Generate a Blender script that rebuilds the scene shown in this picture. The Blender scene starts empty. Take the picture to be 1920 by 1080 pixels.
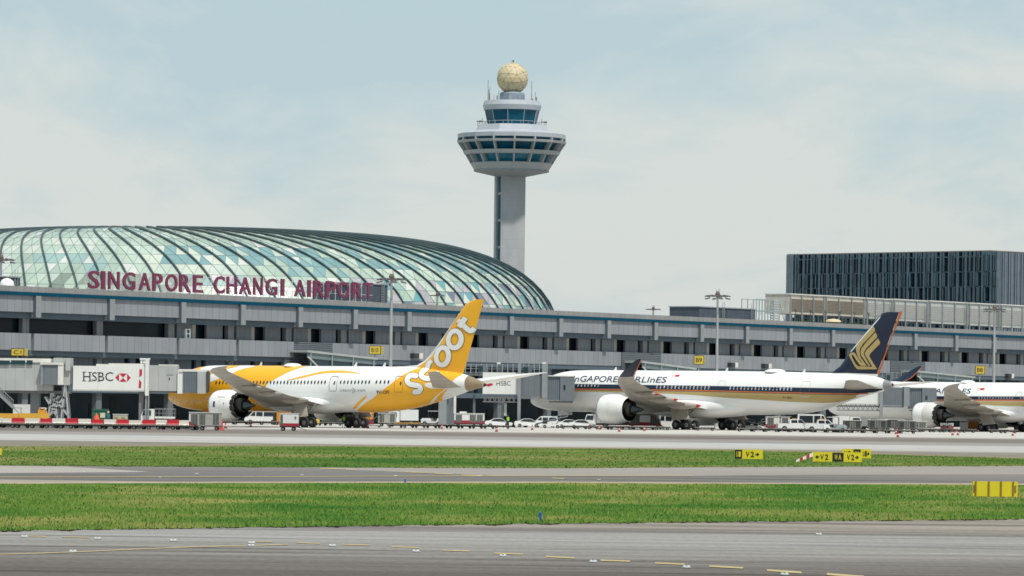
import bpy, bmesh, math, random
import numpy as np
from mathutils import Vector, Matrix, noise
from mathutils.bvhtree import BVHTree
random.seed(7); np.random.seed(7)
SC = bpy.context.scene
R_ = math.radians
# ------------------------------------------------------------------ camera
F, ROLL, H = 8400.0, 0.0125, 3.4
cam = bpy.data.cameras.new('Camera'); camo = bpy.data.objects.new('Camera', cam)
SC.collection.objects.link(camo); SC.camera = camo
cam.sensor_width = 36; cam.lens = F/1920*36; cam.shift_y = (757-540)/1920
cam.clip_start = 1; cam.clip_end = 20000
cr, sr = math.cos(ROLL), math.sin(ROLL)
camo.matrix_world = Matrix(((cr, -sr, 0, 0), (0, 0, -1, 0), (sr, cr, 0, H), (0, 0, 0, 1)))
# ------------------------------------------------------------------ sky and sun
SUN_D = Vector((0.50, -0.866, 0)).normalized(); SUN_EL = R_(62)
W = bpy.data.worlds.new('World'); SC.world = W; W.use_nodes = True
wn, wl = W.node_tree.nodes, W.node_tree.links; wn.clear()
def nd(t, **k):
    n = wn.new(t)
    for a, b in k.items(): setattr(n, a, b)
    return n
sky = nd('ShaderNodeTexSky', sky_type='NISHITA', sun_disc=False)
sky.sun_elevation = SUN_EL; sky.sun_rotation = math.atan2(SUN_D.x, SUN_D.y)
bg1 = nd('ShaderNodeBackground'); bg1.inputs[1].default_value = 0.10; wl.new(sky.outputs[0], bg1.inputs[0])
bg2 = nd('ShaderNodeBackground'); bg2.inputs[1].default_value = 1.0
tc = nd('ShaderNodeTexCoord'); mp = nd('ShaderNodeMapping'); mp.inputs['Scale'].default_value = (11, 11, 30)
mp.inputs['Location'].default_value = (3.9, 1.1, .2)
wl.new(tc.outputs['Generated'], mp.inputs[0])
n1 = nd('ShaderNodeTexNoise'); n1.inputs['Scale'].default_value = 1.0; n1.inputs['Detail'].default_value = 7; n1.inputs['Roughness'].default_value = .60
n1.inputs['Distortion'].default_value = .35
wl.new(mp.outputs[0], n1.inputs[0])
# more open sky with height, closed cloud near the horizon
sp = nd('ShaderNodeSeparateXYZ'); wl.new(tc.outputs['Generated'], sp.inputs[0])
mr = nd('ShaderNodeMapRange'); mr.inputs[1].default_value = 0.02; mr.inputs[2].default_value = 0.10
mr.inputs[3].default_value = 0.17; mr.inputs[4].default_value = -0.05
wl.new(sp.outputs[2], mr.inputs[0])
ad = nd('ShaderNodeMath', operation='ADD'); wl.new(n1.outputs[0], ad.inputs[0]); wl.new(mr.outputs[0], ad.inputs[1])
cr1 = nd('ShaderNodeValToRGB'); e = cr1.color_ramp.elements
e[0].position = .43; e[0].color = (.500, .640, .690, 1)
e[1].position = .575; e[1].color = (.635, .708, .708, 1)
x = e.new(.64); x.color = (.700, .740, .722, 1)
wl.new(ad.outputs[0], cr1.inputs[0]); wl.new(cr1.outputs[0], bg2.inputs[0])
mx = nd('ShaderNodeMixShader'); mx.inputs[0].default_value = .86
wl.new(bg1.outputs[0], mx.inputs[1]); wl.new(bg2.outputs[0], mx.inputs[2])
wo = nd('ShaderNodeOutputWorld'); wl.new(mx.outputs[0], wo.inputs[0])
sun = bpy.data.lights.new('Sun', 'SUN'); sun.energy = 4.0; sun.angle = R_(2.5); sun.color = (1, .95, .87)
suno = bpy.data.objects.new('Sun', sun); SC.collection.objects.link(suno)
sd = Vector((SUN_D.x*math.cos(SUN_EL), SUN_D.y*math.cos(SUN_EL), math.sin(SUN_EL)))
suno.rotation_euler = sd.to_track_quat('Z', 'Y').to_euler(); suno.location = (60, -60, 300)
SC.view_settings.view_transform = 'Standard'; SC.view_settings.look = 'None'
SC.cycles.filter_width = 1.6; SC.view_settings.exposure = 0.0; SC.view_settings.gamma = 1
# ------------------------------------------------------------------ photograph pixel (1920x1080) -> world
def ray(px, py):
    a = px-960; v = 757-py
    return (a*cr-v*sr)/F, (a*sr+v*cr)/F
def at(px, py, Y):
    u, w = ray(px, py); return Vector((u*Y, Y, H+w*Y))
def gp(px, py):
    u, w = ray(px, py); Y = -H/w; return Vector((u*Y, Y, 0))
# ------------------------------------------------------------------ materials
MATS = {}
def mat(name, col, rough=.6, metal=0., var=.08, scale=.6, bump=0, spec=.5, aniso=None):
    if name in MATS: return MATS[name]
    m = bpy.data.materials.new(name); m.use_nodes = True; n = m.node_tree.nodes; l = m.node_tree.links
    b = n['Principled BSDF']; b.inputs['Roughness'].default_value = rough; b.inputs['Metallic'].default_value = metal
    b.inputs['Specular IOR Level'].default_value = spec
    tcn = n.new('ShaderNodeTexCoord'); t = n.new('ShaderNodeTexNoise'); t.inputs['Scale'].default_value = scale; t.inputs['Detail'].default_value = 6
    src = tcn.outputs['Object']
    if aniso:
        mpn = n.new('ShaderNodeMapping'); mpn.inputs['Scale'].default_value = aniso; l.new(src, mpn.inputs[0]); src = mpn.outputs[0]
    l.new(src, t.inputs[0])
    r = n.new('ShaderNodeValToRGB'); c = Vector(col[:3])
    r.color_ramp.elements[0].position = .3; r.color_ramp.elements[1].position = .7
    r.color_ramp.elements[0].color = (*(c*(1-var)), 1); r.color_ramp.elements[1].color = (*(c*(1+var)), 1)
    l.new(t.outputs[0], r.inputs[0]); l.new(r.outputs[0], b.inputs['Base Color'])
    MATS[name] = m; m['nodes'] = 1
    return m
def joints(m, period, width, dark, axis=0, off=0.0):
    """thin darker joint lines every `period` metres along an object axis"""
    n = m.node_tree.nodes; l = m.node_tree.links; b = n['Principled BSDF']
    src = b.inputs['Base Color'].links[0].from_socket
    tcn = n.new('ShaderNodeTexCoord'); s = n.new('ShaderNodeSeparateXYZ'); l.new(tcn.outputs['Object'], s.inputs[0])
    a = n.new('ShaderNodeMath'); a.operation = 'ADD'; a.inputs[1].default_value = 1000*period+off; l.new(s.outputs[axis], a.inputs[0])
    f = n.new('ShaderNodeMath'); f.operation = 'MODULO'; f.inputs[1].default_value = period; l.new(a.outputs[0], f.inputs[0])
    g = n.new('ShaderNodeMath'); g.operation = 'LESS_THAN'; g.inputs[1].default_value = width; l.new(f.outputs[0], g.inputs[0])
    x = n.new('ShaderNodeMixRGB'); x.inputs[2].default_value = (*dark, 1); l.new(g.outputs[0], x.inputs[0]); l.new(src, x.inputs[1])
    l.new(x.outputs[0], b.inputs['Base Color'])
def concrete(name, col, period=1.63, width=.09, axis=0):
    m = mat(name, col, .85, var=.10, scale=.5, aniso=(.7, .7, .35)); joints(m, period, width, tuple(.62*c for c in col), axis); return m
white = mat('white paint', (.80, .80, .78), .35, var=.03)
# ------------------------------------------------------------------ mesh builder
class MB:
    def __init__(s): s.v = []; s.f = []; s.m = []; s.M = None; s.c = 0
    def add(s, vs, fs):
        b = len(s.v)
        for p in vs:
            p = Vector(p); s.v.append(tuple(s.M @ p) if s.M else tuple(p))
        for q in fs: s.f.append([b+i for i in q]); s.m.append(s.c)
        return s
    def box(s, x0, x1, y0, y1, z0, z1):
        return s.add([(x0,y0,z0),(x1,y0,z0),(x1,y1,z0),(x0,y1,z0),(x0,y0,z1),(x1,y0,z1),(x1,y1,z1),(x0,y1,z1)],
              [(3,2,1,0),(4,5,6,7),(0,1,5,4),(1,2,6,5),(2,3,7,6),(3,0,4,7)])
    def prism(s, pts, a, b, axis='y'):
        """extrude a 2-D outline: axis y -> pts (x,z); axis x -> pts (y,z); axis z -> pts (x,y)"""
        n = len(pts)
        def p(q, d): return (q[0], d, q[1]) if axis == 'y' else ((d, q[0], q[1]) if axis == 'x' else (q[0], q[1], d))
        return s.add([p(q, a) for q in pts]+[p(q, b) for q in pts], [list(range(n)), list(range(2*n-1, n-1, -1))]+[(i, i+n, (i+1) % n+n, (i+1) % n) for i in range(n)])
    def cyl(s, p, q, r0, r1=None, n=10, cap=True):
        r1 = r0 if r1 is None else r1
        p, q = Vector(p), Vector(q); d = (q-p).normalized()
        u = d.orthogonal().normalized(); w = d.cross(u)
        vs = []
        for c, r in ((p, r0), (q, r1)):
            for i in range(n):
                a = 2*math.pi*i/n; vs.append(c+(u*math.cos(a)+w*math.sin(a))*r)
        fs = [(i, (i+1) % n, (i+1) % n+n, i+n) for i in range(n)]
        if cap: fs += [list(range(n-1, -1, -1)), list(range(n, 2*n))]
        return s.add(vs, fs)
    def bar(s, p, q, w, h=None):
        h = w if h is None else h
        p, q = Vector(p), Vector(q); d = (q-p).normalized()
        up = Vector((0, 0, 1)) if abs(d.z) < .95 else Vector((1, 0, 0))
        a = d.cross(up).normalized(); b = a.cross(d)
        vs = [c+a*i*w/2+b*j*h/2 for c in (p, q) for i, j in ((-1,-1),(1,-1),(1,1),(-1,1))]
        return s.add(vs, [(3,2,1,0),(4,5,6,7),(0,1,5,4),(1,2,6,5),(2,3,7,6),(3,0,4,7)])
    def lathe(s, prof, n=24, axis='z', o=(0,0,0), a0=0., cap=True):
        vs = []; o = Vector(o)
        for r, h in prof:
            for i in range(n):
                a = a0+2*math.pi*i/n; c, t = r*math.cos(a), r*math.sin(a)
                vs.append(o+(Vector((c, t, h)) if axis == 'z' else Vector((h, c, t))))
        fs = []
        for k in range(len(prof)-1):
            for i in range(n): fs.append((k*n+i, k*n+(i+1) % n, (k+1)*n+(i+1) % n, (k+1)*n+i))
        if cap: fs += [list(range(n-1, -1, -1)), list(range((len(prof)-1)*n, len(prof)*n))]
        return s.add(vs, fs)
    def build(s, name, mats, parent=None, smooth=None, kind=None):
        me = bpy.data.meshes.new(name); me.from_pydata(s.v, [], s.f)
        for m in (mats if isinstance(mats, (list, tuple)) else [mats]): me.materials.append(m)
        if any(s.m): me.polygons.foreach_set('material_index', s.m)
        me.update()
        if smooth:
            me.polygons.foreach_set('use_smooth', [True]*len(me.polygons)); me.set_sharp_from_angle(angle=R_(smooth))
        return link(name, me, parent, kind)
def link(name, me, parent=None, kind=None):
    o = bpy.data.objects.new(name, me); SC.collection.objects.link(o)
    if parent: o.parent = parent
    if kind: o['kind'] = kind
    return o
def thing(name, label, cat, loc=(0,0,0), rz=0, group=None):
    o = bpy.data.objects.new(name, None); SC.collection.objects.link(o)
    o.location = loc; o.rotation_euler = (0, 0, rz); o.empty_display_size = .5
    o['label'] = label; o['category'] = cat
    if group: o['group'] = group
    return o
def tag(o, label, cat, group=None):
    o['label'] = label; o['category'] = cat
    if group: o['group'] = group
    return o
def dup(r, loc, rz, label=None, group=None, sc=None):
    c = r.copy(); SC.collection.objects.link(c); c.location = loc; c.rotation_euler = (0, 0, rz)
    if sc: c.scale = (sc, sc, sc) if not isinstance(sc, tuple) else sc
    if label: c['label'] = label
    if group: c['group'] = group
    def rec(a, b):
        for ch in [q for q in a.children]:
            d = ch.copy(); SC.collection.objects.link(d); d.parent = b; rec(ch, d)
    rec(r, c)
    return c
def text2d(s, shear=0., offset=0., res=3):
    c = bpy.data.curves.new('txt', 'FONT'); c.body = s; c.shear = shear; c.offset = offset; c.resolution_u = res
    o = bpy.data.objects.new('txt', c); SC.collection.objects.link(o)
    bpy.context.view_layer.update()
    me = o.to_mesh(); vs = [(v.co.x, v.co.y) for v in me.vertices]; fs = [list(p.vertices) for p in me.polygons]
    o.to_mesh_clear(); bpy.data.objects.remove(o); bpy.data.curves.remove(c)
    return vs, fs
def fit2d(vf, x0, x1, y0, y1):
    """scale 2-D text so that its bounds fill [x0,x1] x [y0(bottom), y1(top)]"""
    vs, fs = vf; a = np.array(vs); lo, hi = a.min(0), a.max(0)
    return [(x0+(p[0]-lo[0])/(hi[0]-lo[0])*(x1-x0), y0+(p[1]-lo[1])/(hi[1]-lo[1])*(y1-y0)) for p in vs], fs
# ------------------------------------------------------------------ ground, apron, taxiways, grass
def band_mat(name, stops, nscale, var, rough=.9, wob=8., aniso=(.02, .25, 1), grain=1.5, smear=.3):
    """paving whose wear runs along the taxi direction: colour by distance plus stretched noise"""
    m = bpy.data.materials.new(name); m.use_nodes = True; n = m.node_tree.nodes; l = m.node_tree.links
    b = n['Principled BSDF']; b.inputs['Roughness'].default_value = rough; b.inputs['Specular IOR Level'].default_value = 0
    t = n.new('ShaderNodeTexCoord'); mpn = n.new('ShaderNodeMapping'); mpn.inputs['Scale'].default_value = aniso; l.new(t.outputs['Object'], mpn.inputs[0])
    nz = n.new('ShaderNodeTexNoise'); nz.inputs['Scale'].default_value = nscale; nz.inputs['Detail'].default_value = 5; l.new(mpn.outputs[0], nz.inputs[0])
    s = n.new('ShaderNodeSeparateXYZ'); l.new(t.outputs['Object'], s.inputs[0])
    a = n.new('ShaderNodeMath'); a.operation = 'MULTIPLY_ADD'; a.inputs[1].default_value = wob; l.new(nz.outputs[0], a.inputs[0]); l.new(s.outputs[1], a.inputs[2])
    lo, hi = stops[0][0], stops[-1][0]
    mrn = n.new('ShaderNodeMapRange'); mrn.inputs[1].default_value = lo+wob/2; mrn.inputs[2].default_value = hi+wob/2; l.new(a.outputs[0], mrn.inputs[0])
    r = n.new('ShaderNodeValToRGB'); es = r.color_ramp.elements
    while len(es) > 1: es.remove(es[-1])
    for i, (y, c) in enumerate(stops):
        e = es[0] if i == 0 else es.new((y-lo)/(hi-lo)); e.position = (y-lo)/(hi-lo); e.color = (*c, 1)
    l.new(mrn.outputs[0], r.inputs[0])
    g = n.new('ShaderNodeTexNoise'); g.inputs['Scale'].default_value = grain; g.inputs['Detail'].default_value = 8; g.inputs['Roughness'].default_value = .7
    mp2 = n.new('ShaderNodeMapping'); mp2.inputs['Scale'].default_value = (1, .25, 1); l.new(t.outputs['Object'], mp2.inputs[0]); l.new(mp2.outputs[0], g.inputs[0])
    x2 = n.new('ShaderNodeMath'); x2.operation = 'ADD'; l.new(nz.outputs[0], x2.inputs[0]); l.new(g.outputs[0], x2.inputs[1])
    mr2 = n.new('ShaderNodeMapRange'); mr2.inputs[1].default_value = .6; mr2.inputs[2].default_value = 1.4; mr2.inputs[3].default_value = 1-var; mr2.inputs[4].default_value = 1+var
    l.new(x2.outputs[0], mr2.inputs[0])
    mu = n.new('ShaderNodeMixRGB'); mu.blend_type = 'MULTIPLY'; mu.inputs[0].default_value = 1; l.new(r.outputs[0], mu.inputs[1]); l.new(mr2.outputs[0], mu.inputs[2])
    if smear:
        q = n.new('ShaderNodeTexNoise'); q.inputs['Scale'].default_value = 1.0; q.inputs['Detail'].default_value = 4; mp3 = n.new('ShaderNodeMapping'); mp3.inputs['Scale'].default_value = (aniso[0]*4, aniso[1]*2.6, 1); mp3.inputs['Location'].default_value = (3.1, 1.7, 0)
        l.new(t.outputs['Object'], mp3.inputs[0]); l.new(mp3.outputs[0], q.inputs[0])
        m3 = n.new('ShaderNodeMapRange'); m3.inputs[1].default_value = .54; m3.inputs[2].default_value = .66; m3.inputs[3].default_value = 1; m3.inputs[4].default_value = 1-smear; l.new(q.outputs[0], m3.inputs[0])
        mu3 = n.new('ShaderNodeMixRGB'); mu3.blend_type = 'MULTIPLY'; mu3.inputs[0].default_value = 1; l.new(mu.outputs[0], mu3.inputs[1]); l.new(m3.outputs[0], mu3.inputs[2]); mu = mu3
    l.new(mu.outputs[0], b.inputs['Base Color'])
    return m
def sheet(name, far, near, z, m, kind='structure', skirt=0, parent=None, skirt_mat=None):
    """ground sheet between two photo edges, given as pixel polylines from left to right"""
    def dens(pl):
        xs = np.linspace(pl[0][0], pl[-1][0], 61); return [gp(x, np.interp(x, [p[0] for p in pl], [p[1] for p in pl])) for x in xs]
    a, b = dens(far), dens(near); mb = MB(); n = len(a)
    vs = [(p.x, p.y, z) for p in b]+[(p.x, p.y, z) for p in a]
    mb.add(vs, [(i, i+1, n+i+1, n+i) for i in range(n-1)])
    if skirt:
        mb.c = 1; mb.add([(p.x, p.y, z) for p in b]+[(p.x, p.y, 0) for p in b], [(i, n+i, n+i+1, i+1) for i in range(n-1)])
        mb.add([(p.x, p.y, z) for p in a]+[(p.x, p.y, 0) for p in a], [(i+1, n+i+1, n+i, i) for i in range(n-1)])
    return mb.build(name, [m]+([skirt_mat] if skirt_mat else []), kind=kind)
apron_m = band_mat('apron concrete', [(330, (.20, .185, .16)), (352, (.21, .19, .165)), (362, (.36, .35, .335)), (385, (.41, .40, .385)), (412, (.385, .38, .37)), (424, (.26, .25, .24)), (445, (.27, .255, .24)), (470, (.165, .148, .135)), (512, (.185, .165, .15)), (528, (.30, .28, .26)), (545, (.46, .44, .41)), (640, (.48, .46, .43)), (900, (.42, .40, .37))], 3.0, .13, wob=22., aniso=(.006, .05, 1), grain=.35)
g = MB(); g.add([(-3000,-200,0),(3000,-200,0),(3000,6000,0),(-3000,6000,0)], [(0,1,2,3)]); g.build('ground', apron_m, kind='structure')
E1 = [(-500, 1003), (0, 995), (480, 988), (1013, 981.5), (1340, 978), (1920, 973), (2420, 969)]
E2 = [(-500, 911), (0, 909), (580, 907.5), (1060, 907.3), (1340, 909), (1920, 911), (2420, 913)]
E3 = [(-500, 869), (0, 872.5), (320, 875), (580, 876.4), (1060, 878), (1340, 875.8), (1920, 873.5), (2420, 871)]
E4 = [(-500, 838), (0, 838), (580, 837.5), (1060, 841.5), (1340, 845), (1513, 848), (1640, 852.5), (1920, 861), (2420, 873-4)]
near_m = band_mat('near taxiway asphalt', [(60, (.125, .112, .105)), (89, (.112, .10, .093)), (96, (.160, .148, .14)), (103, (.225, .215, .205)), (113, (.265, .258, .25)), (118.5, (.26, .252, .243)), (120, (.15, .14, .135)), (122, (.175, .16, .15)), (124, (.25, .225, .20)), (135, (.25, .225, .20))], 4.0, .26, wob=11., aniso=(.012, .16, 1), grain=5., smear=.38)
sheet('near_taxiway', E1, [(-500, 1500), (2420, 1500)], .008, near_m)
far_m = band_mat('middle taxiway asphalt', [(160, (.30, .27, .235)), (184, (.30, .27, .235)), (187, (.14, .135, .135)), (200, (.155, .148, .145)), (215, (.165, .157, .152)), (235, (.21, .19, .175)), (250, (.36, .335, .31))], 4.0, .14, wob=5., aniso=(.01, .10, 1), grain=2.)
sheet('middle_taxiway', E3, E2, .008, far_m)
pale_m = mat('pale shoulder concrete', (.32, .30, .275), .9, spec=0, var=.10, scale=.4, aniso=(.15, 1, 1))
def ground_poly(name, pts, z, m, kind='structure'):
    mb = MB(); mb.add([(*gp(*p).xy, z) for p in pts], [list(range(len(pts)))[::-1]]); return mb.build(name, m, kind=kind)
ground_poly('taxiway_shoulder', [(-300, 870.5), (0, 873.2), (120, 875), (280, 884.8), (250, 886), (0, 887.5), (-300, 888)], .014, pale_m)
pale2 = mat('worn pale asphalt', (.27, .25, .232), .9, spec=0, var=.12, scale=.4, aniso=(.1, 1, 1))
ground_poly('taxiway_shoulder', [(560, 876.7), (1060, 878.3), (1340, 876.2), (1920, 873.8), (2420, 871.5), (2420, 889), (1500, 891), (1180, 893.5), (960, 893), (760, 886)], .014, pale2)
# grass
def grass_mat(name, c1, c2, c3, sc):
    m = bpy.data.materials.new(name); m.use_nodes = True; n = m.node_tree.nodes; l = m.node_tree.links
    b = n['Principled BSDF']; b.inputs['Roughness'].default_value = .8; b.inputs['Specular IOR Level'].default_value = 0
    t = n.new('ShaderNodeTexCoord'); mpn = n.new('ShaderNodeMapping'); mpn.inputs['Scale'].default_value = (sc*1.1, sc*.75, .05); l.new(t.outputs['Object'], mpn.inputs[0])
    a = n.new('ShaderNodeTexNoise'); a.inputs['Scale'].default_value = 1; a.inputs['Detail'].default_value = 6; a.inputs['Roughness'].default_value = .6; l.new(mpn.outputs[0], a.inputs[0])
    r = n.new('ShaderNodeValToRGB'); e = r.color_ramp.elements; e[0].position = .34; e[0].color = (*c1, 1); e[1].position = .66; e[1].color = (*c3, 1)
    x = e.new(.5); x.color = (*c2, 1); l.new(a.outputs[0], r.inputs[0])
    h = n.new('ShaderNodeTexNoise'); h.inputs['Scale'].default_value = 5; h.inputs['Detail'].default_value = 3; l.new(t.outputs['Object'], h.inputs[0])
    mr2 = n.new('ShaderNodeMapRange'); mr2.inputs[1].default_value = .3; mr2.inputs[2].default_value = .7; mr2.inputs[3].default_value = .74; mr2.inputs[4].default_value = 1.26; l.new(h.outputs[0], mr2.inputs[0])
    mu = n.new('ShaderNodeMixRGB'); mu.blend_type = 'MULTIPLY'; mu.inputs[0].default_value = 1; l.new(r.outputs[0], mu.inputs[1]); l.new(mr2.outputs[0], mu.inputs[2])
    l.new(mu.outputs[0], b.inputs['Base Color']); return m
gm1 = grass_mat('grass near', (.030, .110, .022), (.088, .160, .030), (.215, .215, .070), .11)
gm2 = grass_mat('grass far', (.045, .115, .026), (.105, .158, .038), (.200, .195, .078), .045)
soil = mat('soil and grass shadow', (.035, .028, .02), 1, spec=0, var=.3, scale=3)  # earth tone kept near black to paint the shadow line under the grass
sheet('grass_field', E2, E1, .05, gm1, skirt=1, skirt_mat=soil)
sheet('grass_field', E4, E3, .05, gm2, skirt=1, skirt_mat=soil)
def blades(name, far, near, m, N, w, h, bias):
    px = np.random.uniform(-60, 1980, N); fy = np.interp(px, *zip(*far)); ny = np.interp(px, *zip(*near))
    t = np.random.uniform(0, 1, N); py = fy+(ny-fy)*t
    # spread evenly in distance-weighted fashion
    a = px-960; v = 757-py; u = (a*cr-v*sr)/F; ww = (a*sr+v*cr)/F; Y = -(H-.05)/ww; X = u*Y
    cl = np.array([noise.noise(Vector((x*.35, y*.12, 0))) for x, y in zip(X, Y)])
    hh = h*np.random.uniform(.45, 1.25, N)*(1+.6*cl); wd = w*np.random.uniform(.6, 1.4, N)
    ang = np.random.uniform(-.9, .9, N); lx = np.random.normal(0, .35, N)*hh; ly = np.abs(np.random.normal(0, .35, N))*hh+.01
    V = np.zeros((N, 3, 3)); V[:, 0] = np.stack([X-wd/2*np.cos(ang), Y-wd/2*np.sin(ang), np.full(N, .04)], 1)
    V[:, 1] = np.stack([X+wd/2*np.cos(ang), Y+wd/2*np.sin(ang), np.full(N, .04)], 1); V[:, 2] = np.stack([X+lx, Y+ly, .05+hh], 1)
    me = bpy.data.meshes.new(name); me.from_pydata(V.reshape(-1, 3).tolist(), [], np.arange(3*N).reshape(-1, 3).tolist()); me.materials.append(m)
    nv = np.stack([np.repeat(np.random.normal(0, .38, N), 3), np.repeat(np.random.normal(-.3, .38, N), 3), np.ones(3*N)], 1); nv /= np.linalg.norm(nv, axis=1)[:, None]; me.polygons.foreach_set('use_smooth', [True]*N); me.normals_split_custom_set(nv.tolist())
    tag(link(name, me, kind='stuff'), bias, 'grass')
blades('grass', E2, E1, gm1, 90000, .04, .075, 'rough green and yellowing grass blades on the strip beside the near taxiway')
blades('grass', E4, E3, gm2, 45000, .08, .07, 'green grass blades on the far strip below the aircraft stands')
dry = mat('dry grass stalks', (.26, .26, .11), .9, var=.25, scale=1, spec=0); dgr = mat('dark grass tufts', (.03, .075, .015), .9, var=.3, scale=1, spec=0)
blades('grass', E2, E1, dry, 2200, .022, .09, 'pale dry stalks scattered through the near grass strip')
blades('grass', E2, E1, dgr, 9000, .06, .085, 'darker green tufts scattered through the near grass strip')
blades('grass', E4, E3, dgr, 5000, .14, .08, 'darker green tufts scattered through the far grass strip')
# earth and dry edges of the strips; the near one also paints the grass shadow line
def edge(name, E_, lo, hi, z, m, sc, seed):
    mb = MB(); xs = np.linspace(-300, 2220, 900); vs = []
    for x in xs:
        y = np.interp(x, [p[0] for p in E_], [p[1] for p in E_]); k = noise.noise(Vector((x*sc, seed, 0)))+.6*noise.noise(Vector((x*sc*4, seed, 4)))
        a = gp(x, y-lo); b = gp(x, y+max(.25, hi*(.55+1.1*k))); vs += [(a.x, a.y, z+.012), (b.x, b.y, z)]
    n = len(xs); mb.add(vs, [(2*i, 2*i+1, 2*i+3, 2*i+2) for i in range(n-1)]); mb.build(name, m, kind='structure')
edge('soil_shadow_edge', E1, 1.0, 3.2, .016, soil, .02, 1.); edge('soil_shadow_edge', E3, .5, 1.0, .016, mat('brown soil', (.11, .085, .06), 1, var=.3, scale=2, spec=0), .02, 5.)
edge('dry_edge', E4, 1.4, .9, .055, mat('dry grass edge', (.22, .19, .12), 1, var=.25, scale=1, spec=0), .01, 9.); edge('dry_edge', E2, 1.6, .8, .055, mat('dry sandy edge', (.34, .29, .21), 1, var=.2, scale=1, spec=0), .01, 13.)
yel = mat('yellow taxiway paint', (.42, .345, .19), .8, spec=0, var=.12, scale=2)
yel2 = mat('worn yellow paint', (.40, .33, .21), .8, spec=0, var=.15, scale=2)
def stripe(name, pts, th, m, z=.02):
    mb = MB(); A = [gp(x, y-th/2) for x, y in pts]; B = [gp(x, y+th/2) for x, y in pts]; n = len(pts)
    mb.add([(p.x, p.y, z) for p in A]+[(p.x, p.y, z) for p in B], [(i, n+i, n+i+1, i+1) for i in range(n-1)]); return mb
mbs = MB()
def addm(dst, src): dst.add(src.v, src.f)
for (a, b, ya, yb, th) in [(642,692,1022,1023.5,1.6),(734,786,1026.5,1028.3,1.8),(830,880,1033,1034.8,1.8),(926,980,1038.6,1040.6,2),(1024,1078,1045,1047.6,2.4),(1126,1181,1052,1053.8,2.4),(1228,1284,1057,1059.6,2.6),(1330,1393,1063,1066.4,3),(1438,1503,1070.6,1075.2,3.4),(1550,1620,1078,1083,3.6),(1665,1740,1087,1091,4),
        (556,600,1019,1020.5,1.4),(470,510,1016.5,1017.4,1.2),(50,86,1006.4,1007.2,1.6),(116,168,1008.2,1009,1.4)]:
    addm(mbs, stripe('', [(a, ya), ((a+b)/2, (ya+yb)/2), (b, yb)], th, yel))
mbs.build('taxiway_markings', yel, kind='structure')
stripe('', [(-300,1052),(0,1040.8),(80,1038.6),(150,1036),(250,1031.5),(300,1029.3),(360,1027),(420,1025.4),(480,1024.2),(540,1022)], 1.5, yel2).build('taxiway_centre_line', yel2, kind='structure')
mbs = MB(); addm(mbs, stripe('', [(-300,896),(0,895.6),(500,894.6),(900,893.2),(1300,892.6)], .9, yel2, .026))
for (a, b, ya, yb) in [(600,640,879,880.2),(648,668,881,881.6),(760,800,886,887),(815,850,888.6,889.6),(865,905,891.6,892.4),(915,935,893,893.4),(1035,1058,897.5,898.4),(1120,1126,900,900.4)]:
    addm(mbs, stripe('', [(a, ya), (b, yb)], 1.3, yel, .027))
mbs.build('taxiway_markings', yel, kind='structure')
# ------------------------------------------------------------------ terminal
TA = R_(57.4); T0 = Vector((-49.1, 645., 0)); TD = Vector((math.cos(TA), math.sin(TA), 0)); TB = Vector((-TD.y, TD.x, 0))
def tl(px, py, c=0.):
    """photo pixel -> terminal local (t, z) on the plane local y=c"""
    u, w = ray(px, py); M = Matrix(((u, -TD.x), (1, -TD.y))); r = T0.xy+c*TB.xy
    Y, t = M.inverted() @ Vector((r.x, r.y)); return t, H+w*Y
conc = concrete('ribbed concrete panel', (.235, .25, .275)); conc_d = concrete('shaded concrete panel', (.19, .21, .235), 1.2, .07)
plain = mat('grey concrete', (.235, .25, .265), .85, var=.08, scale=.7); soff = mat('soffit beam', (.075, .105, .135), .8, var=.1)
dglass = mat('dark window glass', (.008, .018, .027), .25, var=.2, scale=.3); teal = mat('blue green trim', (.0, .055, .10), .7, spec=.1); dglass.node_tree.nodes['Principled BSDF'].inputs['Specular IOR Level'].default_value = .12
slit = mat('pale slit fill', (.42, .38, .33), .8); louv = mat('dark louvres', (.13, .15, .17), .7); joints(louv, .30, .13, (.04, .05, .06), 2)
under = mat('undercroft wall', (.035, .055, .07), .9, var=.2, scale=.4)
TERM = thing('terminal_building', 'long grey concrete airport terminal with blue roof trim receding to the right behind the aircraft', 'building', T0, TA)
COL = [-64.5, -47.8, -31.2, -14.6, 2.2, 16.8, 31.4, 45.9, 60.6, 75.2, 90.1, 105.1, 120.2, 135.5, 151.0, 166.8, 182.5, 198.3, 214.4, 230.6, 247.4, 263.7, 280, 296.5, 313]
x0, x1 = COL[0], COL[-1]
MB().box(x0, x1, .30, 60, 18.3, 18.5).build('roof', plain, TERM)
MB().box(x0, x1, -.22, .30, 17.95, 18.72).build('parapet', concrete('parapet concrete', (.235, .235, .235), 1.63, .07), TERM)
MB().box(x0, x1, -.30, .3, 17.46, 17.945).build('roof_trim', teal, TERM)
MB().box(x0, x1, .5, 2.6, 14.35, 15.6).build('soffit_beam', soff, TERM)
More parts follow.
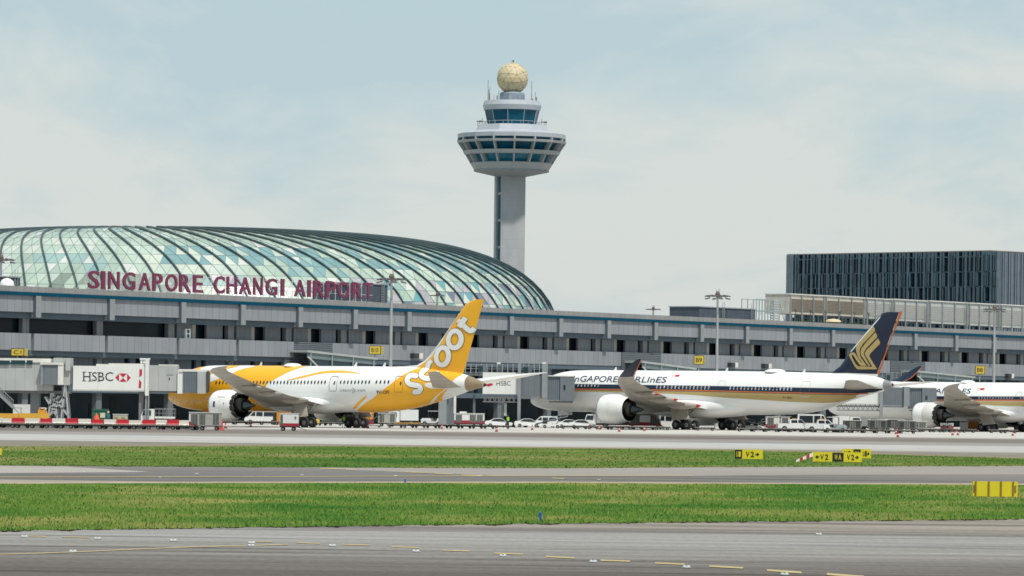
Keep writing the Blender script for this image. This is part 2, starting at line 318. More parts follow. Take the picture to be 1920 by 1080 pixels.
for i in range(len(COL)-1):
    a, b = COL[i], COL[i+1]
    MB().box(a+.55, b-.55, 0, .5, 15.2, 17.455).build('fascia_panel', conc, TERM)
    mb = MB(); mb.prism([(-.5, 17.45), (-.5, 14.5), (.6, 14.5), (2.4, 14.3), (2.4, 17.45)], a-.545, a+.545, 'x'); mb.build('bracket', plain, TERM); MB().box(a-.60, a-.549, -.44, -.0, 14.62, 17.44).build('bracket_side', soff, TERM)
    pitch = b-a
    wide = i < 4
    # pier stands behind its bracket
    p = MB(); p.box(a-.75, a+.1, 1.7, 2.4, 9.0, 14.4); p.box(a+.2, a+.75, 1.75, 2.4, 9.0, 14.4); p.build('pier', plain, TERM)
    if wide:
        MB().box(a+.76, b-.76, 2.6, 2.7, 12.0, 14.4).build('window', dglass, TERM)
    else:
        k = pitch/352.
        X = [a+.76+k*q for q in (0, 27-8, 117-8, 139-8, 201-8, 291-8)]; e = b-.76
        MB().box(X[0], e, 2.75, 2.9, 12.0, 14.4).build('window', dglass, TERM)
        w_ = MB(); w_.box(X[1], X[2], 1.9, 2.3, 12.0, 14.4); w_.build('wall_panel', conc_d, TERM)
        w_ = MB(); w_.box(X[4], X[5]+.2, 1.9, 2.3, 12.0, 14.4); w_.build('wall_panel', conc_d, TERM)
        MB().box(X[2]+.003, X[3], 2.0, 2.55, 12.0, 14.4).build('slit_fill', slit, TERM)  # pale panel put in for the bright view through an open slit
# lower band
LV = [(tl(541, 650)[0], tl(631, 650)[0]), (tl(1173, 670)[0], tl(1246, 670)[0]), (tl(1677, 690)[0], tl(1741, 690)[0])]
for i in range(len(COL)-1):
    a, b = COL[i], COL[i+1]
    if b < 32: MB().box(a+.35, b-.35, .5, 1.2, 9.95, 12.28).build('spandrel_panel', conc, TERM)
    else:
        segs = [(max(a, 28.9), b)]
        for (l0, l1) in LV:
            ns = []
            for s0, s1 in segs:
                if l1 <= s0 or l0 >= s1: ns.append((s0, s1))
                else:
                    if l0 > s0: ns.append((s0, l0))
                    if l1 < s1: ns.append((l1, s1))
            segs = ns
        mb = MB()
        for s0, s1 in segs: mb.box(s0+.002, s1-.002, .9, 1.5, 9.95, 12.28)
        if segs: mb.build('spandrel_panel', conc, TERM)
for l0, l1 in LV: MB().box(l0, l1, .7, 1.4, 7.2, 12.26).build('louvre_screen', louv, TERM)
MB().box(x0, x1, 1.3 if 0 else 1.55, 1.75, 9.3, 12.2).build('joint_backing', teal, TERM)
MB().box(x0, x1, 1.0, 3.0, 9.2, 9.94).build('floor_beam', soff, TERM)
# middle storey: shade under the bands and in the recess put into wall colours
lowp = concrete('shaded middle cladding', (.085, .105, .13), 1.2, .07); lowq = mat('shaded recess wall', (.014, .036, .048), .8, var=.15); lowc = mat('dark column', (.13, .145, .16), .8, var=.1)
for i in range(len(COL)-1):
    a, b = COL[i], COL[i+1]; d = b-a
    w_ = MB()
    for f0, f1 in ((.07, .36), (.44, .52), (.60, .93)): w_.box(a+d*f0, a+d*f1, 2.0, 2.4, 4.8, 9.2)
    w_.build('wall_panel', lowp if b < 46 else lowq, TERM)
    MB().box(a-.6, a+.6, 1.7, 2.5, 0, 9.2).build('column', lowc, TERM)
    MB().box(a+.62, b-.62, 2.5, 2.65, 5.2, 9.2).build('window', dglass, TERM)
MB().box(x0, x1, 1.2, 3.2, 4.2, 5.0).build('floor_beam', soff, TERM)
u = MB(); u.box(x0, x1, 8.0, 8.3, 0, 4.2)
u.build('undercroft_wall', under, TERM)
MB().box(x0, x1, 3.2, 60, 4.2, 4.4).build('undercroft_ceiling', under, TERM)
for i, t in enumerate([-28, -22, -9, -4, 6, 12, 24, 38, 43, 55, 68, 80, 96, 112, 128, 141]):
    MB().box(t, t+1.6+(i % 3)*.7, 7.9, 7.99, 0, 2.6+(i % 2)).build('door', mat('service door', (.02+.02*(i % 2), .03+.02*(i % 2), .035+.03*(i % 2)), .8), TERM)
MB().box(x0, x0+.4, 2.5, 60, 0, 18.3).build('end_wall', plain, TERM); MB().box(x1-.4, x1, 2.5, 60, 0, 18.3).build('end_wall', plain, TERM)
MB().box(x0, x1, 59.6, 60, 0, 18.3).build('rear_wall', plain, TERM)
# white roof dome, plant rooms, rooftop bits
blockm = mat('dark plant room', (.06, .075, .10), .8, var=.15, scale=.8)
steel = mat('galvanised steel', (.33, .36, .37), .5, .4, var=.1); wht = mat('white equipment', (.62, .61, .57), .6, var=.08, scale=1.2)
def roofbox(px0, px1, pyt, c, depth, m, name, label, cat, zb=18.5, extra=None):
    t0, z = tl(px0, pyt, c); t1, z1 = tl(px1, pyt, c); z = (z+z1)/2
    if t1-t0 > 40: z = z
    th = thing(name, label, cat, T0+TD*t0+TB*c+Vector((0, 0, zb)), TA)
    MB().box(0, t1-t0, 0, depth, 0, z-zb).build('wall', m, th)
    MB().box(-.15, t1-t0+.15, -.15, depth+.15, z-zb+.002, z-zb+.18).build('roof_edge', mat('pale coping', (.30, .32, .34), .7), th)
    l = MB()
    for q in ((t1-t0)*.8, (t1-t0)*.8+.6): l.cyl((q, -.35, 0), (q, -.35, z-zb+1.1), .05, n=6)
    for k in range(int((z-zb)/.4)): l.cyl(((t1-t0)*.8, -.35, .3+.4*k), ((t1-t0)*.8+.6, -.35, .3+.4*k), .035, n=6)
    l.build('ladder', steel, th)
    return th
roofbox(-30, 38, 519.5, 6, 8, blockm, 'plant_room', 'dark rooftop plant room at the left end of the terminal roof', 'plant room')
roofbox(655, 727, 533, 9, 7, blockm, 'plant_room', 'dark rooftop plant room behind the letters RT of the roof sign', 'plant room')
roofbox(1311, 1362, 577, 5, 6, blockm, 'plant_room', 'dark rooftop plant room beside the middle floodlight mast', 'plant room')
roofbox(1363, 1416, 579.5, 6, 6, blockm, 'plant_room', 'dark rooftop plant room next to the steel scaffold frame', 'plant room')
th = thing('satellite_dome', 'white domed antenna cover on the left end of the terminal roof', 'antenna dome', T0+TD*tl(13, 530, 2)[0]+TB*2+Vector((0, 0, 18.5)), TA)
mb = MB(); mb.lathe([(1.0, .0), (1.0, .35), (.93, .7), (.72, 1.05), (.4, 1.25), (.01, 1.32)], 20); mb.build('cover', white, th, 40)
mb = MB(); mb.lathe([(.5, -.0), (.5, -.001)], 8); mb.cyl((1.5, 0, 0), (1.5, 0, 1.1), .04, n=6); mb.cyl((1.0, 0, .1), (1.5, 0, 1.0), .04, n=6); mb.build('bracket', steel, th)
# AC unit on facade
def facade_thing(name, label, cat, px, py, c=-.02):
    t, z = tl(px, py, c); return thing(name, label, cat, T0+TD*t+TB*c+Vector((0, 0, z)), TA)
th = facade_thing('air_conditioner', 'white double-fan air conditioner on the terminal wall above the left jet bridge', 'air conditioner', 352, 625, 1.5)
MB().box(-.55, .75, 0, .35, -.75, .65).build('casing', white, th)
fm = mat('fan grille', (.04, .05, .06), .6)
for q in (-.35, .3): mb = MB(); mb.lathe([(.26, 0), (.26, -.03)], 14, axis='z'); 
for q in (-.38, .28):
    mb = MB(); mb.M = Matrix.Translation((.1, -.01, q)) @ Matrix.Rotation(R_(90), 4, 'X'); mb.lathe([(.26, 0), (.26, .04)], 14); mb.build('fan', fm, th)
for px, py, lb in ((780, 667.5, 'on the terminal wall just left of the yellow tail'), (1373, 684.5, 'above the white fuselage right of sign B9'), (1436, 686.5, 'above the white fuselage, farther from sign B9'), (1892, 705, 'at the far right of the terminal')):
    th = facade_thing('air_conditioner', 'small dark air conditioner '+lb, 'air conditioner', px, py, .6)
    MB().box(-1.2, .2, -.5, .28, -.35, .4).build('casing', mat('dark casing', (.03, .035, .04), .6), th); MB().box(.21, 1.3, -.45, .28, -.4, .45).build('cover', wht, th)
# ------------------------------------------------------------------ roof sign letters
maroon = mat('maroon sign letters', (.15, .018, .062), .55, var=.05)
t_s = tl(165, 530, .6)[0]
SG = thing('airport_sign', 'large maroon letters reading SINGAPORE CHANGI AIRPORT standing along the terminal roof', 'sign', T0+TD*t_s+TB*.6+Vector((0, 0, 18.5)), TA)
LP = [('S',165,186),('I',190,196.5),('N',203,223.5),('G',230,253),('A',260,282),('P',286,304.5),('O',310,332.5),('R',336,357.5),('E',362,380),
      ('C',401,421),('H',425,444),('A',448.5,471),('N',475,492),('G',498,519.5),('I',526.5,532.5),('A',552,573),('I',576.5,582.5),('R',587,608),('P',611,629.5),('O',633,654.5),('R',660,679),('T',682,698.5)]
fr = MB()
for ch, a, b in LP:
    ta = tl(a, 530, .6)[0]-t_s; tb = tl(b, 530, .6)[0]-t_s; z0 = .35+.0045*ta; z1 = z0+2.55
    if ch == 'I': ta -= .0; 
    vs, fs = fit2d(text2d(ch, offset=.014), ta, tb, z0, z1); n = len(vs); mb = MB()
    mb.add([(x, -.12, z) for x, z in vs], fs); mb.add([(x, .10, z) for x, z in vs], [q[::-1] for q in fs])
    ec = {}
    for q in fs:
        for i in range(len(q)): k = (q[i], q[(i+1) % len(q)]); ec[k] = ec.get(k, 0)+1
    side = [(i, i+0, j, j) for (i, j) in ec if (j, i) not in ec]
    mb.add([(x, -.12, z) for x, z in vs]+[(x, .10, z) for x, z in vs], [(j, i, i+n, j+n) for (i, j) in ec if (j, i) not in ec])
    mb.build('letter', maroon, SG)
    for q in (ta-.12, (ta+tb)/2): fr.cyl((q, .3, 0), (q, .3, z1+.1), .045, n=5)
    fr.cyl((ta, .32, z1-.3), (ta-.5, 1.9, 0), .04, n=5)
L_ = tl(699, 530, .6)[0]-t_s
fr.box(-.5, L_+.4, .26, .34, .2, .3); fr.box(-.5, L_+.4, .26, .34, 1.3, 1.36); fr.box(-.5, L_+.4, .26, .34, 2.75, 2.81)
fr.build('support_frame', mat('white steel frame', (.6, .62, .62), .5), SG)
# ------------------------------------------------------------------ gate signs
ysign = mat('yellow sign face', (.60, .44, .045), .5, var=.06); blk = mat('black', (.012, .014, .016), .5, var=.1)
def gate_sign(txt, px0, px1, py0, py1, sidepx, label):
    c = -1.2; t0, z1 = tl(px0, py0, c); t1, _ = tl(px1, py0, c); _, z0 = tl(px0, py1, c)
    # the face is turned square to the aircraft stand, so its width is true in view
    X0 = at(px0, (py0+py1)/2, (T0+TD*t0+TB*c).y); s = X0.y/F
    th = thing('gate_sign', label, 'sign', (X0.x, X0.y, X0.z), R_(0))
    w, h = (px1-px0)*s, (py1-py0)*s/2
    MB().box(0, w, 0, .5, -h, h).build('casing', blk, th)
    MB().box(.09, w-.09, -.02, -.002, -h+.09, h-.09).build('face', ysign, th)
    MB().box(w+.002, w+sidepx*s, .02, .45, -h+.05, h-.05).build('side_face', mat('worn yellow side', (.42, .33, .10), .6, var=.3, scale=4), th)
    vs, fs = fit2d(text2d(txt, offset=.01), w*.2, w*.8, -h*.5, h*.5); MB().add([(x, -.035, z) for x, z in vs], fs).build('lettering', blk, th)
    MB().box(w*.45, w*.55, .2, .3, -h-1.5, -h-.001).build('post', steel, th)
gate_sign('C1', 20.5, 45, 653, 667.5, 7, 'yellow gate sign reading C1 at the left edge')
gate_sign('B10', 692, 714, 648, 664.5, 5, 'yellow gate sign reading B10 above the yellow aircraft')
gate_sign('B9', 1301, 1320, 666.5, 683.5, 2, 'yellow gate sign reading B9 behind the long white aircraft')
gate_sign('B8', 1828.5, 1846.5, 685.5, 701.5, 1.5, 'yellow gate sign reading B8 at the far right')
# ------------------------------------------------------------------ sloping boarding gantries at the facade
canopy = mat('gantry roof', (.36, .39, .38), .5, var=.08); dteal = mat('dark teal glazing', (.005, .03, .04), .2)
for (pa, pb, pc, lab) in (((574, 657), (705, 671), 690, 'at gate B10'), ((1202, 677), (1303, 690), 700, 'behind the white winglet near gate B9'), ((1718, 695), (1826, 706), 718, 'near gate B8')):
    c = -2.5; ta, za = tl(*pa, c); tb, zb = tl(*pb, c); _, zl = tl(pb[0], pc, c)
    th = thing('boarding_gantry', 'sloping glazed boarding corridor on the terminal front '+lab, 'gantry', T0+TD*ta+TB*c, TA)
    L = tb-ta; mb = MB()
    mb.prism([(0, za-.28), (L, zb-.3), (L+.3, zb), (0, za+.05)], -.25, 3.2, 'y'); mb.build('roof', canopy, th)
    mb = MB(); mb.prism([(.3, za-1.15), (L, zb-1.05), (L, zb-.31), (.3, za-.29)], -.05, .05, 'y'); mb.build('side_panel', mat('gantry side', (.14, .19, .20), .5), th)
    mb = MB(); mb.prism([(.6, za-2.8), (L, zl-1), (L, zb-1.06), (.6, za-1.16)], .06, .12, 'y'); mb.build('glazing', dteal, th)
    for k in range(4):
        q = L*(.05+k*.30); zt = za+(zb-za)*q/L-.3; MB().box(q, q+.22, -.2, -.06, zt-3.2, zt).build('post', steel, th)
    MB().bar((.2, -.3, za-1.0), (L*.28, -.3, za-3.8), .16).build('brace', wht, th)
    MB().box(-.5, L+9, .4, 3.2, zl-1.6, zl-1.15).build('deck', plain, th)
# deck with railings to the right of gate B10
# ------------------------------------------------------------------ the glass dome
DC = Vector((-66.8, 920, 0)); DR, DH = 77.6, 37.7
DOME = thing('glass_dome', 'vast low glass and steel dome with diagonal dark ribs behind the terminal', 'dome', DC)
def dz(r): return DH*max(0., 1-r**4)**.25
def dp(r, phi, lift=0.):
    """point of the shell: r in 0..1, phi measured from the side that faces the aircraft"""
    q = Vector((DR*r*math.sin(phi), -DR*r*math.cos(phi), dz(r)))
    if lift: q += Vector((q.x*.35, q.y*.35, max(q.z, 1.)*1.2)).normalized()*lift
    return q
SW = R_(43)
zl_ = [37.69, 37.6, 37.3, 36.8, 35.8, 34.4, 32.8, 31.0, 29.1, 27.1, 25.0, 22.8, 20.5, 18.2, 15, 11, 6, 0]
rl = [max(.02, (1-(z/DH)**4))**.25 if z/DH < .99995 else .12 for z in zl_]; rl[0] = .10
gcols = [(.37, .46, .39), (.48, .53, .46), (.31, .40, .34), (.25, .37, .355), (.17, .30, .315), (.36, .345, .37), (.42, .50, .44), (.20, .25, .21), (.14, .17, .23), (.12, .31, .34), (.50, .53, .50)]
gm = []
for i, c in enumerate(gcols):
    m = mat('dome glass %d' % i, c, .38, .0, var=.10, scale=.15, spec=.6); gm.append(m)
NS = 176; mb = MB(); rnd = random.Random(3)
for j in range(len(rl)-1):
    for i in range(NS):
        pa = 2*math.pi*i/NS; pb = 2*math.pi*(i+1)/NS
        P = [dp(rl[j], pa+SW*rl[j]), dp(rl[j], pb+SW*rl[j]), dp(rl[j+1], pb+SW*rl[j+1]), dp(rl[j+1], pa+SW*rl[j+1])]
        px_ = P[2].x
        for tri in ((P[0], P[1], P[3]), (P[1], P[2], P[3])):
            # sky reflections put into pane tint: mostly pale green at the left, more teal and lilac to the right, banded by ring
            cx = sum(p.x for p in tri)/3; f = (cx+DR)/(2*DR)
            nzv = noise.noise(Vector((i*.11, j*.75, 3.)))*.9+rnd.uniform(-.16, .16)+.10-.10*f
            if j > 10 and rnd.random() < .10+.35*f: k = 5
            elif nzv > .33: k = 1
            elif nzv > .12: k = 6
            elif nzv > -.12: k = 0
            elif nzv > -.30: k = 2
            else: k = 3 if rnd.random() > f*.55 else 4
            if .36 < f < .62 and j in (9, 10) and rnd.random() < .8: k = 7
            elif .5 < f and j in (6, 7) and rnd.random() < .6: k = 4
            if f > .52 and j >= 9 and rnd.random() < .35+.9*(f-.5): k = rnd.choice((5, 5, 8, 9, 1, 4, 10, 5, 3))
            elif f > .3 and rnd.random() < .07: k = 10
            mb.c = k; mb.add(tri, [(0, 1, 2)])
mb.c = 0
sh = mb.build('glass_shell', gm, DOME)
rib = mat('dark steel rib', (.035, .06, .07), .42, .0); thin = mat('thin mullion', (.20, .26, .245), .5)
def rail(mb, pts, w, h):
    n = len(pts); vs = []
    for k in range(n):
        d = (pts[min(k+1, n-1)]-pts[max(k-1, 0)]).normalized(); up = Vector((pts[k].x/DR*.8, pts[k].y/DR*.8, .5+pts[k].z/DH*.3)).normalized()
        a = d.cross(up).normalized()
        for i_, j_ in ((-1, -1), (1, -1), (1, 1), (-1, 1)): vs.append(pts[k]+a*i_*w/2+up*j_*h/2)
    mb.add(vs, [(4*k+i, 4*k+(i+1) % 4, 4*k+4+(i+1) % 4, 4*k+4+i) for k in range(n-1) for i in range(4)])
rm = MB(); rr = [rl[0]+(1-rl[0])*k/40 for k in range(41)]; rr = sorted(set(rr+[.985, .993, .997]))
rail(rm, [dp(r, SW*r, .18) for r in rr], .26, .42)
r0 = rm.build('rib', rib, DOME)
for k in range(1, 88):
    o = r0.copy(); SC.collection.objects.link(o); o.parent = DOME; o.rotation_euler = (0, 0, 2*math.pi*k/88)
tm = MB()
for i in range(88): rail(tm, [dp(r, SW*r+2*math.pi*(i+.5)/88, .05) for r in rl], .07, .06)
for j in range(1, len(rl)-1): rail(tm, [dp(rl[j], 2*math.pi*i/NS+SW*rl[j], .03) for i in range(NS+1)], .04, .045)
for i in range(NS):   # counter diagonals
    for j in range(len(rl)-1):
        if dp(rl[j], 2*math.pi*(i+1)/NS+SW*rl[j]).y < 25:
            rail(tm, [dp(rl[j], 2*math.pi*(i+1)/NS+SW*rl[j], .04), dp(rl[j+1], 2*math.pi*i/NS+SW*rl[j+1], .04)], .05, .05)
tm.build('mullion_grid', thin, DOME)
# ------------------------------------------------------------------ control tower
TW = thing('control_tower', 'tall concrete control tower with sixteen-sided glazed pod and cream radar ball', 'control tower', (-.8, 1000, 0))
tcon = mat('tower concrete', (.34, .355, .365), .85, var=.10, scale=.35, aniso=(1, 1, .4)); joints(tcon, 1.9, .05, (.28, .29, .30), 2)
tlight = mat('tower light cladding', (.38, .41, .45), .6, var=.05); tglass = mat('tower blue glass', (.003, .075, .13), .3, var=.3, scale=.3, spec=.2)
tglass2 = mat('tower bright glass', (.006, .16, .26), .3, var=.4, scale=.5)
mb = MB(); mb.M = Matrix.Rotation(R_(16), 4, 'Z'); mb.box(-2.6, 2.6, -2.6, 2.6, 0, 55); sh_ = mb.build('shaft', tcon, TW)
mb = MB(); mb.M = Matrix.Rotation(R_(16), 4, 'Z'); mb.box(-2.62, -2.45, -2.5, 1.9, 2, 54); mb.build('shaft_window', tglass, TW)
# the stair strip stands in a notch on the left corner
mb = MB(); mb.M = Matrix.Rotation(R_(16), 4, 'Z'); mb.box(-3.15, -2.63, .9, 2.6, 0, 54.6); mb.box(-3.0, -2.63, -2.6, -2.3, 0, 54.6)
for k in range(9): mb.box(-2.75, -2.63, -2.29, .89, 6*k+2, 6*k+2.5)
mb.build('shaft_fin', tcon, TW)
A16 = R_(3.2-90+22.5*.0)
def ring16(prof, name, m, smooth=None, cap=True, a0=A16): mb = MB(); mb.lathe(prof, 16, a0=a0, cap=cap); return mb.build(name, m, TW, smooth)
ring16([(3.2, 54.0), (8.35, 55.1), (8.45, 55.3), (8.4, 55.45), (2, 55.5)], 'pod_underside', plain)
ring16([(8.3, 55.4), (9.25, 56.95), (9.0, 57.1), (7.8, 57.1)], 'lower_band', tcon)
ring16([(8.0, 57.0), (9.0, 59.0)], 'pod_window', tglass2)
ring16([(8.9, 58.85), (10.55, 58.85), (10.95, 59.7), (10.6, 59.75), (8.9, 59.75)], 'middle_ledge', tcon)
ring16([(9.6, 59.7), (10.9, 61.7)], 'pod_window', tglass)
ring16([(10.7, 61.45), (12.1, 61.4), (12.25, 61.9), (11.9, 61.95), (10.7, 61.95)], 'upper_ledge', tcon)
ring16([(11.3, 61.9), (11.4, 62.7)], 'pod_window', tglass)
ring16([(11.1, 62.55), (12.05, 62.55), (12.1, 63.45), (8.7, 64.15), (6, 64.2)], 'pod_roof', tlight)
for k in range(16):
    a = A16+2*math.pi*k/16; mb = MB(); mb.M = Matrix.Rotation(a, 4, 'Z')
    mb.prism([(7.9, 56.9), (9.22, 56.9), (10.9, 59.76), (12.1, 61.5), (12.08, 62.6), (11.3, 62.6), (10.4, 61.2), (8.6, 58.4)], -.17, .17, 'y'); mb.build('pod_rib', tcon, TW)
mb = MB(); mb.lathe([(8.65, 64.0), (8.05, 65.5), (7.6, 65.5), (7.6, 65.3), (0.5, 65.3)], 8, a0=R_(22.5+3)); mb.build('collar', tlight, TW)
mb = MB(); mb.lathe([(5.35, 65.3), (6.15, 69.0)], 10, a0=R_(9)); mb.build('cab_window', tglass, TW)
for k in range(10):
    a = R_(9)+2*math.pi*k/10; MB().cyl((5.38*math.cos(a), 5.38*math.sin(a), 65.3), (6.18*math.cos(a), 6.18*math.sin(a), 69.0), .07, n=5).build('cab_mullion', tlight, TW)
mb = MB(); mb.lathe([(6.0, 68.8), (6.3, 68.85), (6.55, 69.9), (6.2, 70.9), (.5, 71.0)], 24); mb.build('cab_roof', tlight, TW, 30)
mb = MB(); mb.lathe([(2.8, 70.9), (2.8, 72.6), (2.5, 72.9), (1.8, 73.0)], 14); mb.build('radar_drum', mat('drum grey blue', (.22, .27, .33), .7, var=.2, scale=1.5), TW)
bm = bmesh.new(); bmesh.ops.create_icosphere(bm, subdivisions=3, radius=3.5); me = bpy.data.meshes.new('radar_ball'); bm.to_mesh(me); bm.free()
cream = mat('cream radome', (.52, .44, .285), .6, var=.06, scale=1.); me.materials.append(cream); o = link('radar_ball', me, TW); o.location = (0, 0, 76)
bm = bmesh.new(); bmesh.ops.create_icosphere(bm, subdivisions=2, radius=3.5); mb = MB(); mb.M = Matrix.Translation((0, 0, 76))@Matrix.Rotation(.3, 4, 'X')
seam = mat('radome seam', (.37, .31, .19), .8)
for ed in bm.edges:
    a, b = [v.co.normalized()*3.50 for v in ed.verts]; mid = ((a+b)/2).normalized()*3.5
    mb.bar(a, mid, .07, .05); mb.bar(mid, b, .07, .05)
bm.free(); mb.build('ball_seam', seam, TW)
mb = MB(); mb.cyl((.1, 0, 79.3), (.1, 0, 80.1), .07, n=6); mb.box(-.15, .35, -.1, .1, 79.75, 80.05); mb.cyl((-.7, 0, 79.35), (.5, 0, 79.45), .04, n=5); mb.build('obstruction_light', mat('rusty fitting', (.18, .10, .07), .8), TW)
ANT = mat('antenna grey', (.16, .15, .14), .6)
for a_, rr_, h_ in ((-150,5.8,3.0),(-165,5.6,4.6),(-140,5.3,1.2),(-125,5.2,2.0),(-40,5.6,4.4),(-25,5.7,2.0),(-60,5,1.0),(-75,4.6,1.2),(200,5.6,2.5),(-35,5.3,1.6),(-108,3.2,4.0)):
    a_ = R_(a_); mb = MB(); mb.cyl((rr_*math.cos(a_), rr_*math.sin(a_), 70.9), (rr_*math.cos(a_), rr_*math.sin(a_), 70.9+h_), .055, n=5); mb.build('antenna', ANT, TW)
for a_, rr_, h_ in ((-150,5.8,2.2),(-130,5.2,1.4),(-30,5.2,.7),(-22,5.8,1.2)):
    a_ = R_(a_); mb = MB(); mb.box(rr_*math.cos(a_)-.14, rr_*math.cos(a_)+.14, rr_*math.sin(a_)-.1, rr_*math.sin(a_)+.1, 70.9, 70.9+h_*.7); mb.build('antenna_box', ANT, TW)
for sgn in (-1, 1):
    mb = MB()
    for q, h_ in ((7.2, 1.0), (6.6, 1.6), (6.0, .5), (7.6, .9)): mb.cyl((sgn*q, -.8, 65.4), (sgn*q, -.8, 65.4+h_), .06, n=5)
    mb.box(sgn*7.0-.7, sgn*7.0+.7, -1, -.6, 66.2, 66.34); mb.cyl((sgn*7.3-.6, -.8, 66.3), (sgn*7.3+.5, -.8, 66.3), .1, .25, n=8)
    mb.box(sgn*6.8-1, sgn*6.8+1, -1, -.6, 65.4, 65.46); mb.build('antenna_platform', ANT, TW)
mb = MB()
for k in range(20):
    a, b = 2*math.pi*k/20, 2*math.pi*(k+1)/20; p = lambda a, z: (6.2*math.cos(a), 6.2*math.sin(a), z)
    mb.cyl(p(a, 66.3), p(b, 66.3), .05, n=5); mb.cyl(p(a, 65.4), p(a, 66.3), .04, n=5)
mb.build('railing', tlight, TW)
# ------------------------------------------------------------------ hotel
hp = at(1855, 757, 950); hl = at(1475, 757, 990)
d = Vector((hp.x-hl.x, hp.y-hl.y, 0)); HL = d.length
HT = thing('hotel_building', 'dark glass block with many pale vertical fins at the far right behind the terminal', 'building', (hl.x, hl.y, 0), math.atan2(d.y, d.x))
hz = 37.4; hg = mat('hotel dark glass', (.006, .022, .038), .25, var=.5, scale=.25)
MB().box(1.6, HL, .6, 34, 0, hz-.4).build('wall', hg, HT)
MB().box(-.3, HL+.3, -.2, 34, hz-.38, hz-.18).build('roof_edge', mat('roof edge', (.25, .22, .19), .7), HT)
finm = mat('blue grey fin', (.075, .115, .145), .5, var=.2, scale=.3); finp = mat('pale fin', (.20, .25, .29), .5, var=.15)
slabm = mat('floor line', (.06, .10, .13), .6); rnd = random.Random(11)
for k in range(12): MB().box(0, HL, -.25 if k else -.1, .59, 3.2*k+.6, 3.2*k+.85).build('floor_slab', slabm, HT)
q = .0; k = 0
step = HL/24.6
for k in range(26):
    q = k*step*.985+.1
    MB().box(q, q+.34, -.62, .58, 0, hz-.4).build('fin', finm, HT)
    mb = MB()
    for z in range(11):
        for e in range(rnd.choice((1, 2, 3, 4))):
            xx = q+.5+rnd.random()*(step-1.1); mb.box(xx, xx+.10+.12*rnd.random(), -.5, .55, 3.2*z+.86, 3.2*z+3.79 if z < 10 else hz-.4)
    mb.build('blind', finm if k % 3 else mat('dark fin', (.07, .13, .16), .5, var=.2), HT)
mb = MB()
for k in range(8): mb.box(.0+.26*k, .12+.26*k, -.72, -.63, 0, hz-.4)
mb.build('corner_screen', finp, HT)
# the side that turns away to the right
mb = MB()
for k in range(46): mb.box(HL+.35, HL+.8, .1+.72*k, .35+.72*k+.16*(k % 3), 0, hz-.5)
mb.build('side_screen', mat('side fin', (.13, .165, .20), .5, var=.1), HT)
MB().box(HL+.01, HL+.3, .6, 34, 0, hz-.5).build('side_wall', mat('side wall blue', (.07, .12, .18), .6), HT)
# ------------------------------------------------------------------ cooling plant on the roof at the right
ctw = mat('weathered cooling casing', (.52, .48, .41), .8, var=.14, scale=.8); ctg = mat('cooling mesh grey', (.42, .43, .41), .8, var=.12, scale=.8); grille = mat('brown grille', (.20, .165, .13), .9, var=.25, scale=4)
joints(grille, .26, .08, (.10, .085, .07), 2)
meshm = mat('pale grille', (.36, .36, .34), .9, var=.2, scale=4); joints(meshm, .35, .08, (.22, .22, .21), 2); joints(meshm, .5, .1, (.24, .24, .23), 0)
def cooler(px0, px1, pyt, pyb, c, kind, label):
    t0, z1 = tl(px0, pyt, c); t1, _ = tl(px1, pyt, c); _, z0 = tl(px0, pyb, c)
    th = thing('cooling_tower', label, 'cooling tower', T0+TD*t0+TB*c+Vector((0, 0, z0)), TA, 'cooling towers on the terminal roof')
    L = t1-t0; hh = z1-z0
    MB().box(0, L, 0, 5, 0, hh).build('casing', ctw if kind else ctg, th)
    n = 4 if kind else 3
    for k in range(n):
        w = (L-.8)/n; MB().box(.4+k*w+.06, .4+(k+1)*w-.06, -.06, -.002, hh*.12, hh*.78).build('grille', grille if kind else meshm, th)
    MB().box(-.12, L+.12, -.2, 5.1, hh+.002, hh+.2).build('top_rim', wht, th)
    for q in (0.1, L/3, 2*L/3, L-.3): MB().box(q, q+.2, -.3, -.1, -1.3, hh-.1).build('leg', steel, th)
    if not kind:
        ld = MB()
        for q in (L-1.3, L-.5): ld.box(q, q+.07, -.6, -.52, -1.2, hh+.3)
        for k in range(int(hh/.35)+3): ld.box(L-1.3, L-.43, -.58, -.54, -1.1+.35*k, -1.05+.35*k)
        ld.build('ladder', steel, th)
cs = [(1480, 1545, 552, 588, 1), (1547, 1620, 555.5, 591, 1), (1624, 1672, 560, 597, 0), (1675, 1738, 562, 601, 0), (1742, 1812, 565, 606, 0), (1816, 1872, 569, 610, 0), (1876, 1935, 572, 613.5, 0)]
nm = ['beige weathered cooling tower with brown grilles nearest the scaffold', 'beige weathered cooling tower with brown grilles just left of the dark blue tail', 'pale grey cooling tower directly behind the dark blue tail', 'pale grey cooling tower just right of the dark blue tail', 'pale grey cooling tower left of the farthest floodlight mast', 'pale grey cooling tower directly behind the farthest floodlight mast', 'pale grey cooling tower at the right edge of the roof']
for (a, b, c_, d_, k), lb in zip(cs, nm): cooler(a, b, c_, d_, 9, k, lb)
t0, _ = tl(1418, 590, 6); t1, _ = tl(1472, 590, 6)
th = thing('scaffold_frame', 'open grey steel frame with slatted screen on the terminal roof', 'scaffold', T0+TD*t0+TB*6+Vector((0, 0, 18.5)), TA)
L = t1-t0; mb = MB(); hh = tl(1440, 561, 6)[1]-18.5
for q in np.linspace(0, L, 6):
    for y in (0, 3): mb.bar((q, y, 0), (q, y, hh), .14)
for z in (hh*.5, hh*.98): mb.bar((0, 0, z), (L, 0, z), .12); mb.bar((0, 3, z), (L, 3, z), .12)
mb.bar((0, 0, 0), (L*.2, 0, hh*.5), .1); mb.bar((L, 0, 0), (L*.8, 0, hh*.9), .1); mb.build('post', mat('frame grey green', (.30, .36, .36), .6), th)
mb = MB()
